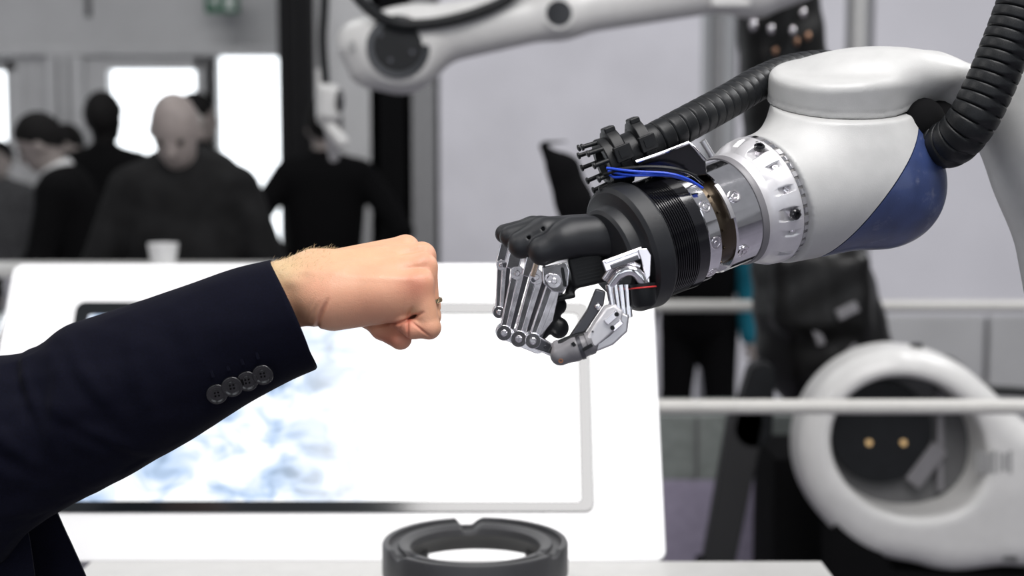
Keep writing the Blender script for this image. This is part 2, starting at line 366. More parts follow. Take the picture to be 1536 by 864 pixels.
# ------------------------------------------------------------------ railings
def railing(px0, px1, py, Y, r, label):
    a = at(px0, py, Y); b = at(px1, py, Y); t = empty('guard_railing', ((a.x + b.x) / 2, Y, 0), label, 'railing', 'guard railings around the robots')
    mb = MB(); mb.cyl((a.x, Y, a.z), (b.x, Y, a.z), r, 24); mb.build('rail', M['rail_paint'], t)
    mb = MB(); mb.cyl((a.x, Y, a.z * .45), (b.x, Y, a.z * .45), r * .7, 16)
    for x in (a.x + .04, b.x - .04):
        p = MB(); p.cyl((x, Y, 0), (x, Y, a.z), r * .9, 20); p.cyl((x, Y, 0), (x, Y, .012), r * 2.4, 24); p.build('post', M['rail_paint'], t)
    return t
railing(880, 1720, 610, 3.08, .0165, 'pale horizontal guard rail in front of the white robot with the oval opening')
railing(900, 1700, 459, 5.0, .020, 'pale upper guard rail behind the dark machine column')

# ------------------------------------------------------------------ counter, kiosk, ring
CZ = at(600, 840, 2.25).z
ct = empty('display_counter', (0, 2.06, 0), 'light grey counter top below the tilted screen', 'counter')
mb = MB(); mb.box((-.09, 2.065, CZ - .02), (1.18, .36, .04)); mb.build('counter_top', M['white_counter'], ct, bevel=.003)
mb = MB(); mb.box((-.09, 2.09, (CZ - .04) / 2), (1.12, .28, CZ - .04)); mb.build('cabinet', M['white_counter'], ct, bevel=.003)

BL, BR, TL, TR = at(-60, 843, 2.25), at(1000, 843, 2.25), at(28, 394, 2.54), at(962, 388, 2.54)
ku = Vector((1, 0, 0)); o0 = BL; kv = Vector((0, TL.y - BL.y, TL.z - BL.z)).normalized(); kn = ku.cross(kv)   # towards the camera/up
if kn.y > 0: kn = -kn
KW = BR.x - BL.x; KH = (Vector((0, TL.y, TL.z)) - Vector((0, BL.y, BL.z))).length
def onk(px, py):
    p = at(px, py, 2.0); d = p - cam.location; k = (o0 - cam.location).dot(kn) / d.dot(kn); q = cam.location + d * k - o0
    return q.dot(ku), q.dot(kv)
def kp(u, v, n=0): return np.array(o0 + ku * u + kv * v + kn * n)
def rrect(u0, v0, u1, v1, r, n=8):
    out = []
    for cx, cy, a0 in ((u1 - r, v1 - r, 0), (u0 + r, v1 - r, 90), (u0 + r, v0 + r, 180), (u1 - r, v0 + r, 270)):
        for k in range(n): a = R(a0 + 90 * k / (n - 1)); out.append((cx + r * math.cos(a), cy + r * math.sin(a)))
    return out
kt = empty('touchscreen_kiosk', (BL.x + KW / 2, 2.5, 0), 'large tilted white touchscreen kiosk behind the two fists', 'kiosk')
mb = MB(); P = rrect(0, 0, KW, KH, .02); mb.ring([np.array([kp(u, v, n) for u, v in P]) for n in (0, -.05)]); mb.build('panel', M['white_gloss'], kt, bevel=.004)
mb = MB(); q0 = kp(KW / 2, KH * .35, -.05); mb.box((q0[0], q0[1] + .09, q0[2] / 2), (.42, .12, q0[2])); mb.box((q0[0], q0[1] + .09, .015), (.7, .4, .03)); mb.build('pedestal', M['white_counter'], kt, bevel=.006)
c = [onk(*p) for p in ((100, 460), (882, 449), (894, 763), (84, 775))]
u0 = (c[0][0] + c[3][0]) / 2; u1 = (c[1][0] + c[2][0]) / 2; v1 = (c[0][1] + c[1][1]) / 2; v0 = (c[2][1] + c[3][1]) / 2; bw = .023
def frame_mesh(o, i, n0, n1):
    N_ = len(o); V = []; Fs = []
    for L_, n in ((o, n0), (o, n1), (i, n1), (i, n0)): V += [kp(u, v, n) for u, v in L_]
    for a in range(4):
        b = (a + 1) % 4
        for j in range(N_): k = (j + 1) % N_; Fs.append((a * N_ + j, a * N_ + k, b * N_ + k, b * N_ + j))
    return np.array(V), Fs
mb = MB(); mb.add(*frame_mesh(rrect(u0, v0, u1, v1, .016), rrect(u0 + bw, v0 + bw * .8, u1 - bw, v1 - bw, .006), -.002, .004)); mb.build('bezel', M['bezel'], kt, bevel=.001)
mb = MB(); mb.plate([kp(u0 + bw * .9, v0 + bw * .7, .0006), kp(u1 - bw * .9, v0 + bw * .7, .0006), kp(u1 - bw * .9, v1 - bw * .9, .0006), kp(u0 + bw * .9, v1 - bw * .9, .0006)], kn, .002); mb.build('screen', M['screen'], kt, smooth=False)

rc = at(713, 814, 2.02); RO = 285 * 2.02 / F / 2
rt = empty('black_ring', (rc.x, 2.02, CZ), 'matt black machined ring with a notched rim standing below the screen', 'ring')
def rmod(th, base, notch):
    return base
n = 96; th = np.arange(n) * 2 * math.pi / n; V = []; prof = [(RO, -.042), (RO, .000), (RO * .985, .004), (RO * .93, .004), (RO * .92, -.004), (RO * .83, -.004), (RO * .82, .001), (RO * .76, .001), (RO * .70, -.004), (RO * .69, -.014), (RO * .74, -.02), (RO * .80, -.03), (RO * .84, -.042)]
Fs = []
for r_, z_ in prof:
    zz = np.full(n, z_); deg = np.degrees(th) % 360
    if z_ > -.01:
        nt_ = np.clip((8 - np.abs((deg - 97 + 180) % 360 - 180)) / 3, 0, 1) * .011; zz = zz - nt_
        if r_ > RO * .8: zz = zz - np.clip((7 - np.abs((deg - 215 + 180) % 360 - 180)) / 3, 0, 1) * .008 - np.clip((6 - np.abs((deg - 330 + 180) % 360 - 180)) / 3, 0, 1) * .008
    V += [(rc.x + r_ * math.cos(a), 2.02 + r_ * math.sin(a), rc.z + z2) for a, z2 in zip(th, zz)]
m_ = len(prof)
for i in range(m_):
    for j in range(n): k = (j + 1) % n; i2 = (i + 1) % m_; Fs.append((i * n + j, i * n + k, i2 * n + k, i2 * n + j))
mb = MB(); mb.add(V, Fs); mb.build('ring_body', M['ring_black'], rt, bevel=.0012)
for k in range(4):
    a = R(45 + 90 * k); x = rc.x + RO * .88 * math.cos(a); y = 2.02 + RO * .88 * math.sin(a)
    mb = MB(); mb.cyl((x, y, CZ), (x, y, rc.z - .035), .011, 20); mb.build('foot', M['ring_black'], rt)

# ------------------------------------------------------------------ white robot with the oval opening (lower right)
YR = 3.6
def egg(P):  # 2-D egg distance-ish in px
    x = (P[..., 0] - 1338) / 103; y = (P[..., 1] - 660) / 94
    x2 = x - 0.10 * (y) - 0.10; r = np.sqrt((x2 / (1 - .12 * y * 0)) ** 2 + (y * (1 + .0 * x)) ** 2)
    sq = (np.abs(x2) ** 2.3 + np.abs(y) ** 2.3) ** (1 / 2.3)
    return (np.where((x2 > 0) & (y > 0), sq, r) - 1) * 96 - 9
def white_robot(P):
    q = P.copy(); q[..., 2] = 0
    d = cap(q, (1342, 668, 0), (1350, 668, 0), 152, 150)
    d = smin(d, cap(q, (1450, 722, 0), (1650, 768, 0), 114, 84), 60)
    d = smin(d, cap(q, (1360, 700, 0), (1420, 730, 0), 130, 112), 30)
    d2 = np.stack([d + 38, np.abs(P[..., 2]) - 62 + 38], -1)
    d = np.linalg.norm(np.maximum(d2, 0), axis=-1) + np.minimum(d2.max(-1), 0) - 38
    return smax(d, -smin(egg(P), np.full(P.shape[:-1], 1e3), 5), 16)
wr = empty('industrial_robot', at(1400, 700, YR) * 1.0, 'white rounded robot link with large oval opening behind the lower guard rail', 'robot')
wr.location.z = 0
sdf_obj('link_housing', white_robot, (1170, 500, -80), (1780, 890, 80), 5, M['robot_white'], wr, Y=YR)
mb = MB(YR); mb.cyl((1345, 665, -62), (1345, 665, -30), 122, 48); mb.build('inner_cover', M['frame_dark'], wr)
mb = MB(YR); mb.cyl((1325, 650, -35), (1325, 650, -12), 78, 40); mb.box((1375, 690, -20), (46, 60, 14)); mb.build('drive_unit', M['black_rubber'], wr, bevel=.004)
mb = MB(YR); mb.box((1415, 665, -18), (10, 150, 10)); mb.box((1392, 700, -10), (26, 70, 8), ((.8, .6, 0), (-.6, .8, 0), (0, 0, 1))); mb.build('bracket', M['grey_plastic'], wr, bevel=.003)
for x in (1306, 1358):
    mb = MB(YR); mb.cyl((x, 666, -12), (x, 666, -8), 4.5, 16); mb.build('status_light', M['amber'], wr)
for i in range(7):
    mb = MB(YR); mb.box((1446 + i * 8, 680, 61.5), (4 + (i * 3) % 4, 34 - (i % 3) * 4, 1.5)); mb.build('printed_mark', M['print_grey'], wr, smooth=False)
mb = MB(YR); mb.plate([(1484, 825, 56), (1506, 828, 56), (1508, 808, 58), (1492, 796, 58)], (0, 0, 1), 2); mb.build('printed_mark', M['print_dark'], wr, smooth=False)
mb = MB(YR); mb.cyl((1372, 514, 10), (1372, 532, 10), 9, 20); mb.build('cap_screw', M['black_rubber'], wr)
mb = MB(YR); mb.tube(spline([(1400, 545, -30), (1430, 545, -10), (1470, 580, 0), (1540, 588, 0), (1640, 600, 0)], 8), 8, 10); mb.build('cable', M['black_rubber'], wr)
mb = MB(YR); mb.plate([(1240, 700, 0), (1262, 730, 0), (1330, 846, 0), (1640, 856, 0), (1640, 1160, 0), (1245, 1160, 0)], (0, 0, 1), 100); mb.build('pedestal', M['pillar_black'], wr, bevel=.01)

# ------------------------------------------------------------------ dark machine column behind the wrist of the robot
YC = 4.1
dk = empty('machine_column', Vector((at(1200, 500, YC).x, YC, 0)), 'tall glossy dark machine column rising behind the silver arm', 'machine')
def dcol(P):
    d = cap(P, (1150, -160, 0), (1190, 260, 0), 58, 72)
    d = smin(d, cap(P, (1190, 260, 0), (1235, 520, 0), 72, 100), 40)
    d = smin(d, rbox(P, (1215, 430, 20), (72, 60, 80), 20), 20)
    q = P * 0.045; w = np.sin(q[..., 0] * 2.1 + q[..., 1]) * np.sin(q[..., 1] * 1.3 - q[..., 0] * .7) * 2.5
    return d + w
sdf_obj('column_body', dcol, (1060, -230, -130), (1360, 640, 130), 7, mat('column_gloss', (0.0035, 0.0034, 0.0034), 0.38, var=.4, scale=8, spec=.3, rvar=.14), dk, Y=YC)
mb = MB(YC); mb.bar((1190, 445, 92), (1212, 505, 96), 12, 8); mb.bar((1232, 462, 104), (1262, 448, 100), 16, 8); mb.bar((1245, 520, 100), (1262, 505, 100), 10, 8); mb.build('bracket', M['grey_plastic'], dk, bevel=.004)
for x, y, r_ in ((1118, 44, 6), (1144, 50, 5), (1150, 82, 4), (1175, 52, 5), (1197, 60, 4.5), (1181, 68, 4), (1190, 26, 5)):
    mb = MB(YC); mb.sph((x, y, 70), (r_, r_ * 1.5, r_), 12); mb.build('glint_bit', mat('copper_dull', (.45, .26, .17), .3, metal=1.0) if x in (1150, 1197, 1181) else M['steel'], dk)  # reflective bits added for highlights; copper ones stand for orange lamps
mb = MB(); b = at(1235, 560, YC); mb.box((b.x, YC, .35), (.34, .34, .7)); mb.box((b.x, YC, .02), (.55, .5, .04)); mb.build('base', M['pillar_black'], dk, bevel=.01)
# slanted dark strut on the floor inside the fence
sk = empty('floor_stand', Vector((at(1090, 830, 3.9).x, 3.9, 0)), 'dark slanted machine stand left of the robot with the oval opening', 'stand')
mb = MB(3.9); mb.stadium((1078, 838, 0), (1118, 628, 0), 46, 52, 40); mb.build('strut', mat('strut_paint', (.012, .012, .013), .6), sk, bevel=.006)
mb = MB(3.9); mb.stadium((1126, 640, 0), (1140, 560, 0), 60, 40, 40); mb.build('joint_head', M['black_rubber'], sk, bevel=.006)
b = at(1080, 838, 3.9); mb = MB(); mb.box((b.x - .02, 3.9, b.z / 2), (.09, .09, b.z)); mb.box((b.x - .02, 3.9, .015), (.3, .3, .03)); mb.build('foot', M['pillar_black'], sk, bevel=.006)
lc = empty('low_cabinet', Vector((at(1090, 700, 4.5).x, 4.6, 0)), 'low grey and purple equipment cabinet behind the slanted dark stand', 'cabinet')
a = at(975, 622, 4.5); b = at(1225, 720, 4.5)
mb = MB(); mb.box(((a.x + b.x) / 2, 4.65, (a.z + b.z) / 2), (b.x - a.x, .3, a.z - b.z)); mb.build('upper_panel', mat('green_grey', (.20, .22, .21), .5, var=.15), lc, bevel=.004)
mb = MB(); mb.box(((a.x + b.x) / 2, 4.65, b.z / 2), (b.x - a.x, .3, b.z)); mb.build('lower_panel', mat('purple_grey', (.30, .27, .36), .5, var=.12), lc, bevel=.004)
for q in (.28, .62): mb = MB(); mb.box((a.x + (b.x - a.x) * q, 4.497, (a.z + b.z) / 2), (.01, .008, a.z - b.z - .02)); mb.build('panel_joint', M['frame_dark'], lc, smooth=False)
# black curved cowl on a stand behind the robotic hand
cs = empty('curved_stand', Vector((at(860, 300, 3.8).x, 3.8, 0)), 'black curved cowl on a stand behind the robotic hand', 'stand')
def cowl(P):
    d = cap(P, (812, 219, 0), (845, 255, 0), 4, 24); d = smin(d, cap(P, (845, 255, 0), (860, 300, 0), 24, 29), 10); d = smin(d, cap(P, (862, 300, 0), (868, 380, 0), 26, 22), 10)
    d = smin(d, cap(P, (818, 214, 0), (850, 212, 0), 3, 2), 8)
    return d
sdf_obj('cowl', cowl, (800, 200, -35), (905, 420, 35), 2.5, M['pillar_black'], cs, Y=3.8)
b = at(868, 390, 3.8); mb = MB(); mb.cyl((b.x, 3.8, 0), (b.x, 3.8, b.z), .02, 20); mb.cyl((b.x, 3.8, 0), (b.x, 3.8, .02), .2, 32); mb.build('pole', M['pillar_black'], cs)

# ------------------------------------------------------------------ overhead robot arm across the top
YO = 3.65
oh = empty('overhead_robot', at(600, 75, YO), 'white robot arm with black joint reaching across the top of the picture', 'robot')
def oarm(P):
    d = cap(P, (600, 76, 0), (602, 76, 0), 62); d = np.maximum(d, np.abs(P[..., 2]) - 40) - 4
    d = smin(d, cap(P, (545, 68, -6), (552, 96, -6), 42, 34), 22)
    d = smin(d, cap(P, (640, 54, 0), (840, 18, 0), 46, 37), 26)
    d = smin(d, cap(P, (840, 18, 0), (1110, -32, 0), 37, 46), 26)
    d = smin(d, cap(P, (1130, -30, 0), (1175, -60, 0), 58, 70), 20)
    return d
sdf_obj('arm_link', oarm, (480, -150, -75), (1260, 150, 75), 5, M['robot_white'], oh, Y=YO)
mb = MB(YO); mb.cyl((601, 74, 30), (601, 74, 50), 47, 40); mb.build('joint_cap', M['black_gloss'], oh, bevel=.004)
mb = MB(YO); mb.cyl((601, 74, 48), (601, 74, 53), 36, 40); mb.build('joint_disc', M['black_rubber'], oh, bevel=.003)
for x, y in ((576, 56), (590, 94), (622, 82)):
    mb = MB(YO); mb.cyl((x, y, 52), (x, y, 55), 3.2, 12); mb.build('screw', M['dark_metal'], oh)
mb = MB(YO); mb.cyl((837, 24, 25), (837, 24, 44), 19, 28); mb.build('joint_cap', M['black_gloss'], oh)
mb = MB(YO); mb.annulus((837, 24, 30), (0, 0, 1), [(0, 19), (12, 19), (12, 24), (0, 24)], 32); mb.build('joint_ring', M['robot_white'], oh)
mb = MB(YO); mb.tube(spline([(500, -60, 20), (545, 5, 35), (590, 38, 58), (640, 42, 58), (700, 30, 55), (760, 5, 50), (800, -30, 45)], 8), 9, 12); mb.build('cable', M['black_rubber'], oh)
mb = MB(YO); mb.box((1090, 6, 30), (60, 20, 30)); mb.build('side_cover', M['robot_white'], oh, bevel=.01)
mb = MB(YO); mb.stadium((534, 70, 36), (536, 74, 36), 12, 12, 4); mb.build('printed_mark', M['print_grey'], oh)
# small hanging camera head with cable
hc = empty('hanging_camera', at(495, 155, 4.6), 'small white device hanging on a black cable beside the dark column', 'camera')
mb = MB(4.6); mb.tube(spline([(488, -120, 0), (487, 0, 0), (484, 60, 0), (488, 125, 0)], 6), 7, 10); mb.build('cable', M['black_rubber'], hc)
def hcam(P):
    d = rbox(P, (494, 154, 0), (17, 28, 20), 12); d = smin(d, cap(P, (482, 180, 0), (478, 108, 0), 7, 5), 6); return smin(d, cap(P, (494, 190, 0), (512, 212, 0), 9, 11), 8)
sdf_obj('housing', hcam, (465, 95, -28), (535, 235, 28), 2, M['robot_white'], hc, Y=4.6)
mb = MB(4.6); mb.sph((511, 152, 10), (7, 19, 14), 16); mb.build('lens', M['black_gloss'], hc)
mb = MB(4.6); mb.stadium((496, 186, -6), (500, 236, -6), 22, 14, 16); mb.build('tool', M['grey_plastic'], hc)
# ================================================================== PEOPLE IN THE BACKGROUND (metres, x right, y forward, z up)
def rotx(p, a, c):
    p = np.asarray(p, float) - c; s, k = math.sin(a), math.cos(a); return np.array([p[0], p[1] * k + p[2] * s, -p[1] * s + p[2] * k]) + c
def person(label, cat, x, y, yaw, H, lean=0, nod=0, arms=None, hair='hair_dark', skin='skin_grey', top='cloth_black', legs='cloth_black', bald=False, hood=False, scarf=None, vest=None, group=None, h=.014, skip_right_arm=False, only=None):
    k = H / 1.78; hip = np.array([0, 0, .94]); L = R(lean)
    J = lambda *p: rotx(p, L, hip) * k
    neck = J(0, -.01, 1.48); hc_ = J(0, .015, 1.655 - .0); up = unit(J(0, 0, 1.6) - J(0, 0, 1.5))
    a = L + R(nod); hu = np.array([0, math.sin(a), math.cos(a)]); hf = np.array([0, math.cos(a), -math.sin(a)]); hr = np.array([1.0, 0, 0]); A = np.array([hr, hf, hu])
    hc_ = neck + (up * .06 + hu * .115) * k + hf * .01
    H3 = lambda X, Y_, Z: hc_ + (hr * X + hf * Y_ + hu * Z) * k
    sh = {s: J(s * .185, -.01, 1.43) for s in (-1, 1)}
    arms = arms or {-1: ((-.25, -.03, 1.14), (-.26, .08, .90)), 1: ((.25, -.03, 1.14), (.26, .08, .90))}
    el = {s: J(*arms[s][0]) if len(arms[s]) < 3 else np.array(arms[s][0]) * k for s in arms}; wr_ = {s: J(*arms[s][1]) if len(arms[s]) < 3 else np.array(arms[s][1]) * k for s in arms}
    def torso(P, g=0):
        d = ell(P, J(0, 0, 1.28), np.array([.175, .115, .24]) * k + g)
        d = smin(d, ell(P, J(0, 0, 1.06), np.array([.15, .105, .2]) * k + g), .08)
        d = smin(d, cap(P, sh[-1] * .9 + sh[1] * .1, sh[1] * .9 + sh[-1] * .1, .062 * k + g), .08)
        return smin(d, ell(P, J(0, 0, .94), np.array([.165, .12, .12]) * k + g), .06)
    def arm(P, s, g=0, full=True):
        d = cap(P, sh[s], el[s], .052 * k + g, .042 * k + g)
        return smin(d, cap(P, el[s], wr_[s], .042 * k + g, .028 * k + g), .02)
    def leg(P, s, g=0):
        hp = np.array([s * .09, 0, .92]) * k; kn_ = np.array([s * .11, .02, .5]) * k; an = np.array([s * .12, -.01, .09]) * k
        return smin(cap(P, hp, kn_, .085 * k + g, .055 * k + g), cap(P, kn_, an, .055 * k + g, .036 * k + g), .03)
    def head(P):
        d = ell(P, H3(0, -.005, .02), np.array([.076, .096, .105]) * k, A)
        d = smin(d, ell(P, H3(0, .03, -.05), np.array([.058, .062, .07]) * k, A), .03)
        d = smin(d, cap(P, H3(0, .075, .01), H3(0, .108, -.022), .011 * k, .014 * k), .015)
        for s in (-1, 1):
            d = smin(d, ell(P, H3(s * .078, -.005, -.01), np.array([.012, .02, .032]) * k, A), .008)
            d = smax(d, -ell(P, H3(s * .032, .098, .012), np.array([.014, .012, .01]) * k, A), .014)
        d = smin(d, cap(P, H3(-.018, .086, -.062), H3(.018, .086, -.062), .008 * k), .01)
        return d
    sides = [s for s in arms if not (skip_right_arm and s == 1)]
    def body(P):
        d = smin(torso(P), cap(P, neck - up * .04, H3(0, -.012, -.05), .056 * k, .052 * k), .03); d = smin(d, head(P), .02)
        for s in sides:
            d = smin(d, arm(P, s), .03); dr = unit(wr_[s] - el[s]); pl = wr_[s] + dr * .05 * k
            d = smin(d, ell(P, pl, np.array([.03, .04, .045]) * k), .02)
            for f in range(4): d = smin(d, cap(P, pl + np.array([(f - 1.5) * .015, .01, 0]) + dr * .02 * k, pl + np.array([(f - 1.5) * .017, .03, 0]) + dr * (.075 - abs(f - 1.4) * .006) * k, .009 * k), .006)
            d = smin(d, cap(P, pl, pl + np.array([-s * .03, .035, 0]) * k + dr * .02 * k, .011 * k), .01)
        for s in (-1, 1): d = smin(d, leg(P, s), .04); d = smin(d, cap(P, np.array([s * .12, -.01, .06]) * k, np.array([s * .135, .15, .035]) * k, .04 * k, .033 * k), .03)
        return d
    def coat(P):
        g = .02; d = torso(P, g)
        for s in sides: d = smin(d, arm(P, s, .016), .03)
        if hood: d = smin(d, ell(P, J(0, -.09, 1.46), (.17, .09, .1)), .05); d = smin(d, ell(P, J(0, 0, 1.25), (.20, .15, .25)), .05)
        d = smin(d, cap(P, neck - up * .03, neck + up * .02, .075 * k), .02)
        return smax(d, -(P[..., 2] - .80 * k), .01)
    def trousers(P):
        d = smin(leg(P, -1, .018), leg(P, 1, .018), .03); d = smin(d, ell(P, np.array([0, 0, .92]) * k, np.array([.17, .125, .12]) * k), .04)
        return np.maximum(d, .07 * k - P[..., 2])
    def hairf(P):
        d = ell(P, H3(0, -.012, .03), np.array([.087, .106, .112]) * k, A); q = (P - hc_) @ A.T / k
        cut = (q[..., 1] - .055 - np.minimum(q[..., 2] - .05, .05) * 1.2) * .8; low = -(q[..., 2] + .055 - q[..., 1] * .6)
        d = smax(smax(d, cut, .01), low, .01)
        if bald: d = np.maximum(d, q[..., 2] - .02)
        return d + .003 * np.sin(P[..., 0] * 160) * np.sin(P[..., 2] * 130 + P[..., 1] * 90)
    rt_ = empty('person', (x, y, 0), label, cat, group); cz, sz = math.cos(yaw), math.sin(yaw)
    def xf(V): return np.stack([x + V[:, 0] * cz - V[:, 1] * sz, y + V[:, 0] * sz + V[:, 1] * cz, V[:, 2]], 1)
    allp = np.array([hc_, hc_ + hf * .16, hc_ - hf * .14] + [sh[s] for s in sh] + [el[s] for s in sides] + [wr_[s] for s in sides] + [np.array([-.3, -.2, 0]), np.array([.3, .25, 0])])
    lo = allp.min(0) - .17; hi = allp.max(0) + .19; lo[2] = -.01
    sdf_obj('body', body, lo, hi, h, M[skin], rt_, xf=xf)
    sdf_obj('jacket', coat, lo, hi, h, M[top], rt_, xf=xf)
    tl, th_ = np.array([-.32, -.25, 0]) , np.array([.32, .25, 1.1]) * k
    sdf_obj('trousers', trousers, tl, th_, h * 1.3, M[legs], rt_, xf=xf)
    sdf_obj('hair', hairf, hc_ - .16, hc_ + .17, .009, M[hair], rt_, xf=xf)
    for s in (-1, 1):
        mb = MB(); mb.sph(H3(s * .032, .081, .012), .0125 * k, 10); mb.V = [xf(v) for v in mb.V]; mb.build('eye', M['eye'], rt_)
        mb = MB(); f0 = np.array([s * .125, .03, 0]) * k; mb.ring([np.array([f0 + np.array([.052 * math.cos(t) * q, (.155 * math.sin(t) + .03) * q, z]) * k for t in np.linspace(0, 2 * math.pi, 16, endpoint=False)]) for z, q in ((.002, .95), (.03, 1.0), (.06, .85), (.085, .5))]); mb.V = [xf(v) for v in mb.V]; mb.build('shoe', M['hair_dark'], rt_)
    if vest:
        mb = sdf_obj('teal_sleeve', lambda P: arm(P, vest, .026), lo, hi, h, M['cloth_teal'], rt_, xf=xf)
    if scarf:
        sdf_obj('shirt_collar', lambda P: smin(cap(P, neck + np.array([-.05, .03, -.03]), neck + np.array([0, .09, -.12]) * k, .024, .018), cap(P, neck + np.array([.05, .03, -.03]), neck + np.array([0, .09, -.12]) * k, .024, .018), .01) if scarf != 'collar' else np.maximum(rcyl(P, neck + up * .03, up + hf * .3, .074, .04, .008), 0 * P[..., 0] - 1), neck - .2, neck + .2, .01, M['shirt_white'], rt_, xf=xf)
    return rt_, dict(neck=neck, head=hc_, sh=sh, xf=xf)
#@@PEOPLE
def px2x(px, Y): return at(px, 230, Y).x
LT = R(90); 
# bald man leaning on the table, facing the camera, cup in front
person('bald man in a dark hooded jacket leaning over the table above a paper cup', 'person', px2x(286, 4.9), 4.9, R(180), 1.80, lean=14, nod=24, bald=True, hair='hair_grey', skin='skin_pale', top='cloth_dark', hood=True,
       arms={-1: ((-.30, .08, 1.15), (-.12, .30, 1.10)), 1: ((.30, .08, 1.15), (.12, .30, 1.10))})
person('man in profile with short dark hair, white collar and black suit', 'person', px2x(126, 6.0), 6.0, R(95), 1.74, lean=12, nod=18, top='cloth_black', scarf='collar',
       arms={-1: ((-.26, .1, 1.16), (-.2, .36, 1.08)), 1: ((.26, .1, 1.16), (.2, .38, 1.05))})
person('dark-haired person whose face shows between the suited man and the black silhouette', 'person', px2x(104, 7.7), 7.7, R(150), 1.70, nod=10, top='cloth_black')
person('black silhouette of a person seen from behind before the glazed door', 'person', px2x(158, 7.0), 7.0, R(-10), 1.84, top='cloth_black', skin='hair_dark')
person('dark-haired person mostly hidden behind the bald man', 'person', px2x(298, 7.6), 7.6, R(-60), 1.86, top='cloth_black')
person('person in a dark coat at the far left edge', 'person', px2x(-2, 8.45), 8.45, R(170), 1.62, top='cloth_grey')
person('person in black seen from behind with hands on the hips', 'person', px2x(487, 7.0), 7.0, R(4), 1.80, top='cloth_black',
       arms={-1: ((-.37, -.08, 1.16), (-.20, .0, 1.00)), 1: ((.37, -.08, 1.16), (.20, .0, 1.00))})
person('person in black with a teal sleeve standing behind the upper guard rail', 'person', px2x(1052, 6.2), 6.2, R(165), 1.58, lean=24, nod=10, top='cloth_black', legs='cloth_black', vest=-1)
# table and cup
TY = 4.25; tz = at(200, 401, TY).z
tb = empty('high_table', (px2x(150, TY), TY, 0), 'pale high table the bald man leans on', 'table')
x0 = px2x(-60, TY); x1 = px2x(395, TY)
mb = MB(); mb.box(((x0 + x1) / 2, TY + .12, tz - .015), (x1 - x0, .26, .03)); mb.build('table_top', M['white_counter'], tb, bevel=.004)
for x in (x0 + .06, x1 - .06):
    for y in (TY + .03, TY + .22): mb = MB(); mb.cyl((x, y, 0), (x, y, tz - .03), .02, 16); mb.build('leg', M['steel'], tb)
cp = at(240, 385, TY + .05); mb = MB(); mb.annulus((cp.x, TY + .09, tz), (0, 0, 1), [(0, .001), (0, .036), (.065, .046), (.067, .046), (.067, .043), (.004, .034), (.004, .001)], 32)
tag(mb.build('paper_cup', M['cup_white'], loc=(cp.x, TY + .09, tz)), 'white paper cup on the table in front of the bald man', 'cup')
# ================================================================== FOREGROUND MAN: jacket sleeve, fist
YF = 1.45; S = YF / F
man = empty('person', (-.80, 1.60, 0), 'man in a navy suit holding out his bare fist at the left', 'person')
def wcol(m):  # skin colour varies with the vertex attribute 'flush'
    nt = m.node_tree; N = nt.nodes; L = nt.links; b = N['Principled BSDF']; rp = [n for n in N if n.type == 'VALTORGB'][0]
    at_ = N.new('ShaderNodeAttribute'); at_.attribute_name = 'flush_shade'; r2 = N.new('ShaderNodeValToRGB'); e = r2.color_ramp.elements
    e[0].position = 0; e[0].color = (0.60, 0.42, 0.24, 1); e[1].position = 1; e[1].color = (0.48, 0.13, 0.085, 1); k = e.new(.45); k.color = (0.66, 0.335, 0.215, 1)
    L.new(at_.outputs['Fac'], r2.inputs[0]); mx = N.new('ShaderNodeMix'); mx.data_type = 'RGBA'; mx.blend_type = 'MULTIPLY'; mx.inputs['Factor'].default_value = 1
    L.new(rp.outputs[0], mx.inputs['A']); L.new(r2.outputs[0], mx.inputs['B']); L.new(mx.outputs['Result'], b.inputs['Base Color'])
mm('skin', (0.97, 0.97, 0.96), 0.46, var=0.05, scale=45, bump=0.22, bscale=700, sss=0.12, spec=0.4); wcol(M['skin'])
